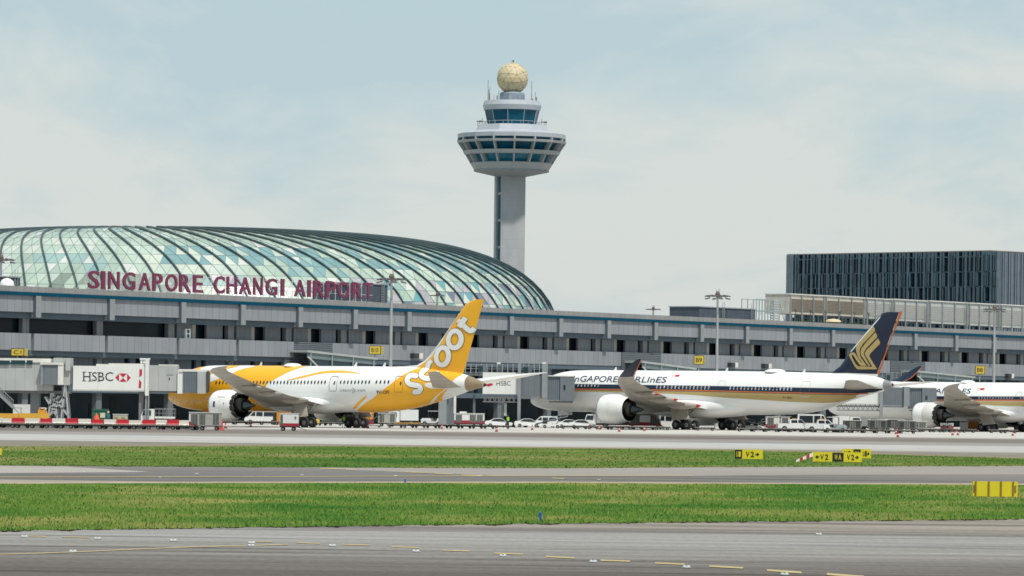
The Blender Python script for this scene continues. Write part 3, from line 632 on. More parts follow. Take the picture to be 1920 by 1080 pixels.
for k in range(9): mb.box(L*.58, L*.80, -.1, .5, .3+k*hh/9.5, .45+k*hh/9.5+.12)
mb.build('slat_screen', mat('slats', (.36, .40, .40), .6), th)
# fence with outward arms on the roof edge
ta = tl(1492, 596, 2)[0]; tb = tl(1655, 600, 2)[0]
th = thing('wire_fence', 'thin dark roof fence with branching posts in front of the beige cooling towers', 'fence', T0+TD*ta+TB*2+Vector((0, 0, 18.5)), TA)
dk = mat('dark rusty steel', (.05, .05, .045), .8)
for k in range(7):
    q = (tb-ta)*k/6; mb = MB(); mb.bar((q, 0, 0), (q, 0, 2.0+.5*(k % 2)), .10); mb.bar((q, 0, 2.0), (q-.45, 0, 2.6), .07); mb.bar((q, 0, 2.0), (q+.45, 0, 2.6), .07); mb.bar((q, 0, .2), (q+.9, 0, 0), .06); mb.build('post', dk, th)
mb = MB()
for z in (.9, 1.5, 2.1): mb.cyl((0, 0, z), (tb-ta, 0, z-.1), .018, n=4)
mb.build('wire', dk, th)
pl = mat('roof weeds', (.05, .09, .03), .9, var=.3, scale=2)
for k, (px, w, lb) in enumerate(((1508, 5, 'low green weeds on the roof at the foot of the left beige cooling tower'), (1556, 7, 'low green weeds on the roof between the two beige cooling towers'), (1600, 6, 'low green weeds on the roof left of the dark blue tail'))):
    t, z = tl(px, 590, 7); mb = MB()
    for i in range(700):
        a, b, c_ = random.gauss(0, w*.4), random.gauss(0, .5), abs(random.gauss(0, .4)); s = .09
        mb.add([(a, b, c_), (a+s, b+random.uniform(-s, s), c_+random.uniform(-s, s)), (a+random.uniform(-s, s), b, c_+s*1.5)], [(0, 1, 2)])
    o = mb.build('weeds', pl); o.location = T0+TD*t+TB*7+Vector((0, 0, 18.5)); o.rotation_euler = (0, 0, TA); tag(o, lb, 'plant')
th = thing('roof_vent', 'low cream mushroom vent on the roof left of the dark blue tail', 'vent', T0+TD*tl(1562, 600, 1.5)[0]+TB*1.5+Vector((0, 0, 18.5)), TA)
mb = MB(); mb.lathe([(.4, 0), (.4, .5)], 12); mb.build('base', steel, th); mb = MB(); mb.lathe([(1.5, .5), (1.4, .75), (.9, 1.0), (.1, 1.1)], 16); mb.build('cap', mat('cream vent', (.62, .50, .33), .7), th, 40)
# ------------------------------------------------------------------ floodlight masts
pole_m = mat('mast grey', (.36, .37, .37), .5, .2, var=.08); lampm = mat('lamp housing', (.10, .11, .12), .5, var=.2)
glassw = mat('lamp glass', (.45, .47, .47), .2)
def mast(px, ytop, Y, label, sc=1., small=False):
    p = at(px, ytop, Y); hgt = p.z
    b = at(px, 757, Y)
    th = thing('floodlight_mast', label, 'light mast', (p.x, Y, 0), 0, 'floodlight masts')
    MB().cyl((0, 0, 0), (0, 0, hgt-1.0*sc), .34, .17, n=12).build('pole', pole_m, th, 40)
    mb = MB(); r = 1.75*sc; n = 16
    for k in range(n):
        a, c_ = 2*math.pi*k/n, 2*math.pi*(k+1)/n
        mb.cyl((r*math.cos(a), r*math.sin(a), hgt-.95*sc), (r*math.cos(c_), r*math.sin(c_), hgt-.95*sc), .07*sc, n=5)
    for k in range(6): a = math.pi*k/3; mb.cyl((0, 0, hgt-.7*sc), (r*math.cos(a), r*math.sin(a), hgt-.95*sc), .06*sc, n=5)
    mb.lathe([(.32*sc, hgt-1.1*sc), (.42*sc, hgt-.5*sc), (.2*sc, hgt-.1*sc)], 10)
    for q in (-.25, .1, .3): mb.cyl((q*sc, 0, hgt-.3*sc), (q*sc, 0, hgt+.3*sc), .03, n=4)
    mb.build('head_frame', mat('rusty head frame', (.13, .10, .09), .8), th)
    n = 8 if small else 12
    for k in range(n):
        a = 2*math.pi*(k+.5)/n; mb = MB(); mb.M = Matrix.Translation((r*math.cos(a), r*math.sin(a), hgt-.95*sc-(.45*sc if k % 3 == 0 and not small else 0)))@Matrix.Rotation(a, 4, 'Z')@Matrix.Rotation(R_(12), 4, 'Y')
        mb.box(-.35*sc, .45*sc, -.27*sc, .27*sc, .0, .16*sc); mb.c = 1; mb.box(-.33*sc, .43*sc, -.25*sc, .25*sc, -.05*sc, -.002); mb.build('floodlight', [lampm, glassw], th)
mast(734.5, 512, 655, 'tall floodlight mast behind the yellow-tailed aircraft in front of the word AIRPORT')
mast(1345.8, 545, 745, 'tall floodlight mast in front of the terminal right of sign B9', .98)
mast(1865, 571, 835, 'tall floodlight mast at the far right before the cooling towers', .98)
mast(820, 548, 770, 'small floodlight mast before the glass dome left of the yellow tail', .62, True)
mast(1225, 574, 870, 'small floodlight mast whose top alone shows above the roof right of the dome', .7, True)
mast(2, 476, 700, 'floodlight mast head cut by the left edge in front of the dome')
# ================================================================== aircraft
def pchip(tab):
    xs = [p[0] for p in tab]; ys = [p[1] for p in tab]; n = len(xs); h = [xs[i+1]-xs[i] for i in range(n-1)]; d = [(ys[i+1]-ys[i])/h[i] for i in range(n-1)]
    m = [d[0]]+[0 if d[i-1]*d[i] <= 0 else 2*d[i-1]*d[i]/(d[i-1]+d[i]) for i in range(1, n-1)]+[d[-1]]
    def f(x):
        if x <= xs[0]: return ys[0]
        if x >= xs[-1]: return ys[-1]
        i = 0
        while xs[i+1] < x: i += 1
        t = (x-xs[i])/h[i]; t2 = t*t; t3 = t2*t
        return (2*t3-3*t2+1)*ys[i]+(t3-2*t2+t)*h[i]*m[i]+(-2*t3+3*t2)*ys[i+1]+(t3-t2)*h[i]*m[i+1]
    return f
orange = mat('amber livery paint', (.86, .425, .014), .32, var=.03); navy = mat('navy livery paint', (.007, .017, .042), .3, var=.05)
gold = mat('gold livery paint', (.46, .34, .13), .4, var=.04); oran = mat('orange stripe paint', (.55, .15, .045), .4, var=.04)
wingu = mat('wing grey', (.40, .365, .32), .5, var=.16, scale=.7); wtop_sunlit = mat('wing upper sunlit', (.66, .66, .65), .4, var=.04); wpaint = mat('aircraft white', (.80, .80, .785), .28, var=.02, scale=.3)  # upper wing is the same grey, lightened to put sunlight into its colour
dmetal = mat('dark exhaust metal', (.028, .034, .036), .38, .6, var=.25, scale=2); dcone = mat('exhaust cone metal', (.07, .085, .09), .35, .7, var=.2)
blackm = mat('tyre rubber', (.012, .013, .015), .85, var=.2, scale=3); rimm = mat('wheel rim', (.20, .20, .20), .5, .3)
lineg = mat('thin grey line', (.28, .29, .30), .6); winm = mat('cabin window', (.022, .028, .04), .2); redm = mat('red paint', (.55, .02, .02), .5, var=.05)
outl = mat('letter outline brown', (.16, .10, .05), .6); ltwin = mat('pale window shade', (.66, .68, .70), .4)
gearm = mat('gear strut grey', (.30, .30, .29), .5, .3, var=.15)
class Plane:
    def __init__(s, name, label, X, Y, deg, dims):
        s.root = thing(name, label, 'aircraft', (X, Y, 0), R_(-deg)); s.X, s.Y = X, Y; t = R_(deg); s.c, s.s = math.cos(t), math.sin(t)
        s.top, s.bot, s.hw = (pchip(dims[k]) for k in ('top', 'bot', 'hw')); s.L = dims['L']; s.fin = None
    def xs(s):
        a = [0, .04, .12, .25, .45, .7, 1.0, 1.4, 1.9, 2.5]; x = 3.
        while x < s.L-.01: a.append(x); x += .5
        return a+[s.L]
    def fuselage(s, m):
        N = 64; mb = MB(); vs = []; X = s.xs()
        for x in X:
            zc = (s.top(x)+s.bot(x))/2; h = (s.top(x)-s.bot(x))/2; w = s.hw(x)
            for i in range(N): a = 2*math.pi*i/N; vs.append((x, w*math.sin(a), zc+h*math.cos(a)))
        fs = [(k*N+i, k*N+(i+1) % N, (k+1)*N+(i+1) % N, (k+1)*N+i) for k in range(len(X)-1) for i in range(N)]
        fs.append([(len(X)-1)*N+i for i in range(N)])
        mb.add(vs, [q[::-1] for q in fs]); o = mb.build('fuselage', m, s.root, 35); return o
    def ysurf(s, x, z, off=0.):
        """side of the hull (negative y) at x,z; z is clamped to the hull"""
        x = min(max(x, .02), s.L); zc = (s.top(x)+s.bot(x))/2; h = (s.top(x)-s.bot(x))/2; w = s.hw(x)
        q = max(-1, min(1, (z-zc)/h)); y = -w*math.sqrt(max(0, 1-q*q)); z = zc+q*h
        n = Vector((0, y/max(w*w, .01), (z-zc)/(h*h))).normalized()
        return Vector((x, y, z))+n*off
    def inv(s, px, py, y):
        u, w = ray(px, py); M = Matrix(((u, -s.c), (1, s.s))); Yw, x = M.inverted() @ Vector((s.X+y*s.s, s.Y+y*s.c)); return x, H+w*Yw
    def px2(s, px, py, mode='hull'):
        """photo pixel -> (x,z) on the visible side"""
        y = -2. if mode == 'hull' else -.32
        for _ in range(14):
            x, z = s.inv(px, py, y)
            if mode == 'fin': return x, z
            ny = s.ysurf(x, z).y; y = .5*y+.5*ny
        return x, z
    def decal(s, name, polys, m, off=.025, mode='hull', mirror=False, local=False, parent=None, tris=None, dz=None, both=None):
        """lay flat outlines on the skin: polys are pixel (or local x,z) outlines, or tris=(verts,faces)"""
        bm = bmesh.new()
        if tris:
            vv, ff = tris; V = [bm.verts.new((*(p if local else s.px2(*p, mode)), 0)[:2]+(0,)) for p in vv]
            for q in ff:
                try: bm.faces.new([V[i] for i in q])
                except ValueError: pass
        for pl in polys or []:
            V = [bm.verts.new((*((p) if local else s.px2(*p, mode)), 0)) for p in pl]
            bm.faces.new(V)
        bmesh.ops.triangulate(bm, faces=bm.faces[:])
        xs_ = [v.co.x for v in bm.verts]; zs_ = [v.co.y for v in bm.verts]; a, b, c_, d_ = min(xs_), max(xs_), min(zs_), max(zs_)
        if mode == 'hull':
            for x in s.xs():
                if a < x < b: bmesh.ops.bisect_plane(bm, geom=bm.verts[:]+bm.edges[:]+bm.faces[:], plane_co=(x, 0, 0), plane_no=(1, 0, 0))
            xm = (a+b)/2; zc = (s.top(xm)+s.bot(xm))/2; h = (s.top(xm)-s.bot(xm))/2
            for k in range(-15, 16):
                z = zc+h*math.sin(R_(6*k))
                if c_ < z < d_: bmesh.ops.bisect_plane(bm, geom=bm.verts[:]+bm.edges[:]+bm.faces[:], plane_co=(0, z, 0), plane_no=(0, 1, 0))
            if b > s.L*.66 and b-a > 2:
                z = 1.5
                while z < d_:
                    if z > c_: bmesh.ops.bisect_plane(bm, geom=bm.verts[:]+bm.edges[:]+bm.faces[:], plane_co=(0, z, 0), plane_no=(0, 1, 0))
                    z += .17
        else:
            for k in range(1, 40):
                z = c_+(d_-c_)*k/40; bmesh.ops.bisect_plane(bm, geom=bm.verts[:]+bm.edges[:]+bm.faces[:], plane_co=(0, z, 0), plane_no=(0, 1, 0))
            if b-a > 1:
                x = math.floor(a)+1.
                while x < b: bmesh.ops.bisect_plane(bm, geom=bm.verts[:]+bm.edges[:]+bm.faces[:], plane_co=(x, 0, 0), plane_no=(1, 0, 0)); x += .5
        bm.verts.index_update(); P = []
        for v in bm.verts:
            x, z = v.co.x, v.co.y
            if mode == 'hull': P.append(s.ysurf(x, z, off))
            else:
                y = s.finy(x, z); P.append(Vector((x, -y-off, z)))
        fs = [[v.index for v in f.verts] for f in bm.faces]; bm.free()
        fs2 = []
        for q in fs:
            n = (P[q[1]]-P[q[0]]).cross(P[q[2]]-P[q[0]])
            fs2.append(q if n.y <= 0 else q[::-1])
        mb = MB(); mb.add(P, fs2)
        if mirror: mb.add([(p.x, -p.y, p.z) for p in P], [q[::-1] for q in fs2])
        return mb.build(name, m, parent or s.root, 40)
    def surf(s, name, st, m, cap=True, n=9, parent=None, caps=(1, 1), inc=None):
        """loft a wing-like part: st = [(xLE, y, z, chord, thickness ratio, normal(y,z), incidence deg)]"""
        xi = [(.5-.5*math.cos(math.pi*i/(n-1))) for i in range(n)]
        def th_(x): return 5*(.2969*math.sqrt(x)-.126*x-.3516*x*x+.2843*x**3-.1030*x**4)
        mb = MB(); vs = []; K = 2*n-2
        for (xl, y, z, c, tr, nn, ic) in st:
            nn = Vector((0, *nn)).normalized(); ti = math.tan(R_(ic))
            loop = [(x, th_(x)) for x in xi]+[(x, -th_(x)) for x in xi[-2:0:-1]]
            for x, t in loop: vs.append(Vector((xl+c*x, y, z-c*x*ti))+nn*(t*tr*c))
        fs = [(k*K+i, k*K+(i+1) % K, (k+1)*K+(i+1) % K, (k+1)*K+i) for k in range(len(st)-1) for i in range(K)]
        if caps[0]: fs.append(list(range(K))[::-1])
        if caps[1]: fs.append([(len(st)-1)*K+i for i in range(K)])
        mb.m = []; 
        flip = (Vector(vs[K])-Vector(vs[0])).dot(Vector((0, 1, 0))) > 0 or (abs(vs[K].y-vs[0].y) < .5 and vs[K].z > vs[0].z)
        mb.m = []; mb.add(vs, [q[::-1] for q in fs] if flip else fs)
        if isinstance(m, list):
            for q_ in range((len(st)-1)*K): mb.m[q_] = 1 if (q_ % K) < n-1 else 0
        return mb.build(name, m, parent or s.root, 40)
    def vfin(s, rows, m):
        """rows: (z, xLE, xTE, half thickness) from the bottom up"""
        s.rows = rows; s.surf('fin', [(l, 0, z, t-l, 2*h/(t-l), (1, 0), 0) for z, l, t, h in rows], m, caps=(0, 1))
        bm = bmesh.new(); o = [c for c in s.root.children if c.name.startswith('fin')][-1]; bm.from_mesh(o.data); s.bvh = BVHTree.FromBMesh(bm); bm.free()
    def finy(s, x, z):
        h = s.bvh.ray_cast(Vector((x, -6, z)), Vector((0, 1, 0)))
        y = -h[0].y if h[0] else 0.02
        return y
    def engine(s, y, z, x0, x1, xc, R, ra, chev, blue=False, side=''):
        N = 48; eng = bpy.data.objects.new('engine', None)
        pr = [(x0+.9, R*.70), (x0+.45, R*.735), (x0+.12, R*.79), (x0, R*.845), (x0+.10, R*.90), (x0+.45, R*.955), (x0+1.2, R*.99), (x0+2.1, R), (x0+3.0, R*.975), (x1-.6, ra*1.06), (x1-.22, ra*1.015)]
        mb = MB(); vs = []; rows = [(a, b, 0) for a, b in pr]+[(x1-.05, ra, 1)]
        for k, (x, r, cv) in enumerate(rows):
            for i in range(N):
                a = 2*math.pi*i/N; dx = (.14 if i % 4 == 2 else (-.14 if i % 4 == 0 else 0)) if (cv and chev) else 0; vs.append((x+dx, y+r*math.cos(a), z+r*math.sin(a)))
        fs = [(k*N+i, (k+1)*N+i, (k+1)*N+(i+1) % N, k*N+(i+1) % N) for k in range(len(rows)-1) for i in range(N)]
        mb.add(vs, fs); e = mb.build('engine', wpaint, s.root, 35)
        mb = MB(); vs = []; rows = [(x1-.05, ra-.015, 1), (x1-.5, ra-.05, 0), (x1-1.2, ra-.12, 0), (x1-1.9, ra-.05, 0)]
        for x, r, cv in rows:
            for i in range(N):
                a = 2*math.pi*i/N; dx = (.14 if i % 4 == 2 else (-.14 if i % 4 == 0 else 0)) if (cv and chev) else 0; vs.append((x+dx, y+r*math.cos(a), z+r*math.sin(a)))
        fs = [(k*N+i, (k+1)*N+i, (k+1)*N+(i+1) % N, k*N+(i+1) % N) for k in range(3) for i in range(N)]+[[3*N+i for i in range(N)]]
        if chev:   # dark saw-toothed trailing sleeve outside the white cowl
            b = len(vs)
            for x, r, cv in ((x1-.62, ra*1.085, 2), (x1-.2, ra*1.06, 0), (x1+.0, ra*1.05, 1)):
                for i in range(N):
                    a = 2*math.pi*i/N; dx = (.24 if i % 4 == 2 else (-.20 if i % 4 == 0 else 0)) if cv == 1 else ((.20 if i % 4 == 0 else -.10) if cv == 2 else 0); vs.append((x+dx, y+r*math.cos(a), z+r*math.sin(a)))
            fs += [(b+k*N+i, b+(k+1)*N+i, b+(k+1)*N+(i+1) % N, b+k*N+(i+1) % N) for k in range(2) for i in range(N)]
        mb.add(vs, fs); mb.build('exhaust_sleeve', dmetal, e, 35)
        mb = MB(); mb.M = Matrix.Translation((0, y, z)); rc = ra*.66
        mb.lathe([(rc, x1-1.6), (rc, x1-.3), (rc*.93, x1+.25), (rc*.80, x1+.62), (rc*.74, x1+.60), (rc*.70, x1-.2)], 36, 'x', cap=False)
        mb.build('core_cowl', mat('core cowl', (.07, .062, .055), .4, .6, var=.2), e, 35)
        mb = MB(); mb.M = Matrix.Translation((0, y, z)); mb.lathe([(rc*.62, x1-.3), (rc*.62, x1+.5), (rc*.42, x1+(xc-x1)*.55), (.10, xc), (.01, xc+.01)], 28, 'x'); mb.build('exhaust_cone', dcone, e, 50)
        mb = MB(); mb.M = Matrix.Translation((0, y, z)); mb.lathe([(R*.71, x0+.88), (R*.3, x0+.86), (.02, x0+.35)], 28, 'x', cap=False); mb.build('fan', dmetal, e, 40)
        mb = MB(); mb.M = Matrix.Translation((0, y, z)); mb.lathe([(R*.745, x0+.40), (R*.785, x0+.12), (R*.842, x0-.008), (R*.905, x0+.10), (R*.945, x0+.33)], 48, 'x', cap=False); mb.build('inlet_lip', mat('bare metal lip', (.52, .52, .52), .35, .6, var=.05), e, 60)
        mb = MB(); mb.M = Matrix.Translation((0, y, z)); mb.lathe([(R+.004, x0+2.1), (R+.008, x0+2.14), (R*.975+.012, x0+3.0), (ra*1.06+.012, x1-.62)], 48, 'x', cap=False); mb.build('reverser_sleeve', mat('reverser paint '+('b' if s.root['label'].startswith('white airliner') else 'a'), (.60, .585, .55) if s.root['label'].startswith('white airliner') else (.745, .74, .715), .35, var=.03), e, 40)
        for o in e.children: o.matrix_parent_inverse = Matrix.Identity(4)
        return e
    def decal_engine(s, e, name, y, z, x, R, ang, w, h, m):
        mb = MB(); a0 = R_(ang)
        vs = []
        for i in range(5):
            for j in range(5):
                xx = x+(i/4-.5)*w; a = a0+(j/4-.5)*h/R; vs.append((xx, y-math.cos(a)*(R+.03), z+math.sin(a)*(R+.03)))
        mb.add(vs, [(5*i+j, 5*i+j+1, 5*i+j+6, 5*i+j+5) for i in range(4) for j in range(4)]); return mb.build(name, m, e)
    def wheels(s, gear, x, y, n_ax, r, gap, wd, tr):
        for k in range(n_ax):
            for sg in (-1, 1):
                xx = x+(k-(n_ax-1)/2)*gap; yy = y+sg*tr/2; mb = MB(); mb.M = Matrix.Translation((xx, yy, r))@Matrix.Rotation(R_(90), 4, 'Z')
                mb.lathe([(r*.5, -wd/2), (r*.88, -wd/2), (r, -wd*.3), (r, wd*.3), (r*.88, wd/2), (r*.5, wd/2)], 24, 'x'); mb.c = 1
                mb.lathe([(r*.48, -wd/2-.01), (r*.2, -wd/2-.05), (r*.2, wd/2+.05), (r*.48, wd/2+.01)], 16, 'x'); mb.build('wheel', [blackm, rimm], gear, 40)
    def main_gear(s, x, y, r, gap, ztop, tr=1.35):
        mb = MB(); mb.cyl((x, y, r), (x+.1, y*.96, ztop), .19, .24, 12); mb.bar((x-gap/2, y, r), (x+gap/2, y, r), .22, .26)
        mb.cyl((x, y, r+.9), (x-.3, y*.55, ztop), .09, n=8); mb.cyl((x, y, r+.7), (x+1.5, y*.9, ztop), .08, n=8)
        for k in (-1, 1): mb.cyl((x+k*gap/2, y-tr/2, r), (x+k*gap/2, y+tr/2, r), .1, n=8)
        g_ = mb.build('main_gear', gearm, s.root, 40); s.wheels(g_, x, y, 2, r, gap, .5, tr); return g_
    def nose_gear(s, x, r, ztop, m):
        mb = MB(); mb.cyl((x, 0, r), (x+.05, 0, ztop), .13, n=10); mb.cyl((x, 0, r+.5), (x+1.2, 0, ztop), .06, n=6); mb.cyl((x, -.45, r), (x, .45, r), .07, n=6)
        g_ = mb.build('nose_gear', gearm, s.root, 40); s.wheels(g_, x, 0, 1, r, 0, .35, .62)
        for sg in (-1, 1):
            mb = MB(); mb.prism([(x+.2, ztop-1.0), (x+1.9, ztop-.8), (x+2.0, ztop+.2), (x+.1, ztop+.2)], sg*.55, sg*.6, 'y'); mb.build('gear_door', m, s.root)
def ribbon(pts, w, closed=False, caps=True, wend=None):
    """centre line (pixels) -> outline polygons (list of quads) of width w"""
    P = [Vector(p) for p in pts]; n = len(P); L_, Rr = [], []
    for i in range(n):
        a = P[(i-1) % n] if closed or i else P[i]; b = P[(i+1) % n] if closed or i < n-1 else P[i]
        d = (b-a).normalized(); q = Vector((-d.y, d.x)); ww = w if wend is None else w+(wend-w)*i/(n-1); L_.append(P[i]+q*ww/2); Rr.append(P[i]-q*ww/2)
    vs = [tuple(p) for p in L_+Rr]; fs = [(i, (i+1) % n, n+(i+1) % n, n+i) for i in range(n if closed else n-1)]
    if caps and not closed:
        for e, sg in ((0, -1), (n-1, 1)):
            d = (P[1]-P[0]).normalized()*-1 if e == 0 else (P[-1]-P[-2]).normalized(); q = Vector((-d.y, d.x)); r = (w if (wend is None or e == 0) else wend)/2
            b = len(vs); m_ = 6; vs += [tuple(P[e]+q*r*math.cos(math.pi*k/m_)+d*r*math.sin(math.pi*k/m_)) for k in range(m_+1)]; fs.append(list(range(b, b+m_+1)))
    return vs, fs
def smooth_line(pts, k=5):
    P = [Vector(p) for p in pts]; out = []
    for i in range(len(P)-1):
        a, b, c, d = P[max(i-1, 0)], P[i], P[i+1], P[min(i+2, len(P)-1)]
        for j in range(k): t = j/k; out.append(.5*((2*b)+(c-a)*t+(2*a-5*b+4*c-d)*t*t+(3*b-a-3*c+d)*t**3))
    return [tuple(p) for p in out+[P[-1]]]
def ell(cx, cy, rx, ry, rot, n=28): return [(cx+rx*math.cos(t)*math.cos(rot)-ry*math.sin(t)*math.sin(rot), cy+rx*math.cos(t)*math.sin(rot)+ry*math.sin(t)*math.cos(rot)) for t in [2*math.pi*i/n for i in range(n)]]
def merge(*L_):
    vs, fs = [], []
    for a, b in L_: k = len(vs); vs += list(a); fs += [[i+k for i in q] for q in b]
    return vs, fs
def txpx(s, x0, y0, x1, y1, hgt, shear=0., offset=0., lean=(.0125, 0)):
    """text laid from baseline start (x0,y0) to end (x1,y1), cap height hgt, in photo pixels"""
    vs, fs = text2d(s, shear, offset); a = np.array(vs); lo, hi = a.min(0), a.max(0)
    cap = text2d('E', 0, offset)[0]; ch = max(p[1] for p in cap)-0
    out = []
    for p in vs:
        u = (p[0]-lo[0])/(hi[0]-lo[0]); v = p[1]/ch*hgt; out.append((x0+(x1-x0)*u, y0+(y1-y0)*u-v))
    return out, fs
def window_row(P, xs, z, w, h, m, name='window'):
    """individual cabin windows on the camera side; xs, z in pixels of the photograph row"""
    for px in xs:
        x, zz = P.px2(px, z(px)); pts = ell(x, zz, w/2, h/2, 0, 10); P.decal(name, [pts], m, .03, local=True)
def door_outline(P, px0, px1, py0, py1, m, name='door', skew=2.0, lw=.07):
    a, b = P.px2((px0+px1)/2, py0)[0], None; xc = P.px2((px0+px1)/2, (py0+py1)/2)[0]; z1 = P.px2((px0+px1)/2, py0)[1]; z0 = P.px2((px0+px1)/2, py1)[1]; w = (px1-px0)/10.2*.93
    A = [(xc-w/2+.1, z0), (xc+w/2-.1, z0), (xc+w/2, z0+.15), (xc+w/2, z1-.25), (xc+w/2-.15, z1), (xc-w/2+.15, z1), (xc-w/2, z1-.25), (xc-w/2, z0+.15)]
    return P.decal(name, None, m, .03, local=True, tris=ribbon(A, lw, closed=True))
# ------------------------------------------------------------------ the yellow and white aircraft
S = Plane('airliner', 'amber and white wide-body airliner with scoot lettering up its yellow tail', -45.72, 598.81, 40.97, dict(L=55.9,
    top=[(0,3.7),(.12,4.05),(.45,4.5),(1.0,5.1),(1.9,5.9),(3.0,6.75),(4.4,7.4),(6.2,7.78),(8.5,7.93),(12,7.97),(36,7.97),(44.3,7.9),(48,7.6),(52.4,7.05),(54.9,6.35),(55.9,6.0)],
    bot=[(0,3.7),(.12,3.4),(.45,3.12),(1.0,2.85),(1.9,2.55),(3.0,2.3),(4.4,2.1),(6.2,2.0),(8.5,1.98),(34,2.05),(38,2.1),(41,2.3),(44,2.65),(48,3.5),(51.2,4.32),(54.3,5.15),(55.9,5.45)],
    hw=[(0,0.02),(.12,.42),(.45,.8),(1.0,1.2),(1.9,1.68),(3.0,2.12),(4.4,2.52),(6.2,2.78),(8.5,2.88),(12,2.9),(36,2.9),(40,2.75),(44,2.35),(48,1.75),(52,1.05),(54.9,.5),(55.9,.28)]))
S.fuselage(wpaint)
def c6(*p): return [(580+x/4, 650+y/4) for x, y in p]
def c4(*p): return [(300+x/4.8, 640+y/4.8) for x, y in p]
def c5(*p): return [(620+x/4.3636, 540+y/4.3636) for x, y in p]
def c7(*p): return [(780+x/4.906, 540+y/4.906) for x, y in p]
S.decal('rear_livery', [c6((360,505),(480,385),(600,290),(700,215),(780,175),(860,150),(960,130),(1100,160),(1142,214),(1092,240),(1062,285),(1030,330),(1000,400),(960,470),(760,520),(560,540),(400,540))], orange, .022, mirror=True)
S.decal('livery_stripe', [c6((325,470),(400,385),(437,360),(420,392),(352,462))], orange, .022, mirror=True)
S.decal('livery_stripe', [c6((903,426),(935,385),(1000,332),(1050,292),(1035,318),(982,352),(950,393),(925,422))], white, .04, mirror=True)
S.decal('livery_stripe', [c4((1130,352),(1200,345),(1300,325),(1400,300),(1500,286),(1600,283),(1700,284),(1805,292),(1750,276),(1650,263),(1550,261),(1450,272),(1350,300),(1250,332))], orange, .022, mirror=True)
# amber front with white swooshes
S.decal('front_livery', [[(0.02,3.72),(.3,2.6),(3,2.2),(9,1.5),(20,1.5)]+[S.px2(*q) for q in c4((640,590),(800,470),(960,375),(1020,350),(1080,315),(1150,280),(1250,245),(1350,222),(1380,205))]+[(16,8.5),(6,8.2),(2.5,6.6),(.6,4.9)]], orange, .022, local=True, mirror=True)
S.decal('livery_stripe', [c4((360,255),(380,240),(450,222),(570,205),(610,222),(520,250),(440,280),(380,300))], white, .036, mirror=True)
S.decal('livery_stripe', [c4((380,330),(440,305),(520,278),(600,252),(700,232),(720,220),(800,212),(860,228),(760,245),(690,268),(640,300),(560,328),(440,372),(380,395))], white, .036, mirror=True)
S.decal('livery_stripe', [c4((400,318),(440,303),(520,276),(600,250),(690,228),(640,226),(560,248),(470,275),(400,300))], orange, .05, mirror=True)
# fin and its lettering
S.vfin([(6.2,41.0,52.0,.10),(7.13,42.3,52.36,.28),(7.93,44.2,52.65,.34),(8.6,45.9,52.9,.37),(9.49,47.2,53.2,.38),(12,49.3,54.1,.30),(14.37,51.25,54.93,.21),(15.82,52.6,55.45,.15),(16.25,53.4,55.6,.10),(16.45,54.2,55.7,.06)], orange)
S.decal('fin_leading_edge', [c6((600,150),(700,146),(800,138),(860,100),(900,55),(960,-25),(1020,-110),(1090,-215),(1110,-250),(1115,-243),(1035,-115),(975,-25),(915,60),(872,108),(815,150),(740,162))], white, .03, mode='fin', mirror=True)
sc1 = smooth_line([(698,718),(668,712),(638,730),(630,762),(650,790),(690,800),(722,792),(738,812),(722,842),(690,852)])
sc2 = smooth_line([(762,700),(742,725),(748,760),(780,780),(815,775),(845,755)], 5)
def P5(pts): return c5(*pts)
for w, m, of in ((50, outl, .05), (42, white, .065)):
    S.decal('letter', None, m, of, tris=ribbon(P5(smooth_line([(700,722),(672,716),(640,728),(628,758),(646,784),(686,794),(722,800),(738,822),(724,846),(690,850)], 4)), w/4.3636))
    S.decal('letter', None, m, of, tris=ribbon(P5(smooth_line([(786,662),(752,690),(744,716),(764,736),(800,742),(840,728),(872,702)], 4)), w/4.3636))
    S.decal('letter', None, m, of, mode='fin', tris=ribbon(P5([(828,592),(808,612),(797,640),(793,660)]), w/4.3636, caps=False))
    S.decal('letter', None, m, of, mode='fin', tris=ribbon(P5(ell(917,558,50,72,.12)), (w-2)/4.3636, closed=True))
    S.decal('letter', None, m, of, mode='fin', tris=ribbon(P5(ell(1015,420,51,70,.12)), (w-2)/4.3636, closed=True))
    S.decal('letter', None, m, of, mode='fin', tris=ribbon(P5([(1040,262),(1080,302),(1118,340),(1136,352),(1152,346),(1168,328)]), w/4.3636, caps=False))
    S.decal('letter', None, m, of+.012, mode='fin', tris=ribbon(P5([(1050,318),(1102,243)]), w/4.3636, caps=False))
# nose lettering flyscoot.com
for ch, cx, cy, hh in (('f',324,757,15),('l',331,757,15),('y',340,758,13),('s',352,758,13),('c',364,757,13),('o',377,755,13),('o',390,751,13),('t',401,746,15),('.',410,741,13),('c',420,737,12),('o',434,732,12),('m',451,727,12)):
    v, f = text2d(ch, offset=.02); v = np.array(v)*np.array([hh*.95, hh*1.35]); cxx = (v[:, 0].max()+v[:, 0].min())/2
    tr_ = [(cx+(p[0]-cxx), cy-p[1]-(p[0]-cxx)*-.0) for p in v]; S.decal('letter', None, mat('cream letters', (.62, .52, .40), .5), .05, tris=(tr_, f))
S.decal('lettering', None, mat('grey lettering', (.22, .24, .26), .6), .04, tris=txpx('DREAM', 637.5, 734.2, 662, 734.2, 4.0))
S.decal('lettering', None, mat('grey lettering', (.22, .24, .26), .6), .04, tris=txpx('LINER', 667, 734.2, 686, 734.2, 4.0))
S.decal('lettering', None, navy, .04, tris=ribbon([(661.5,727),(664.8,730.5),(664.5,734),(661.5,737)], .8))
S.decal('registration', None, mat('dark registration', (.07, .05, .04), .6), .045, tris=txpx('9V-OFI', 706, 738.2, 730, 738.2, 6.0, offset=.02))
yrow = lambda px: 717.6-.004*(px-410)
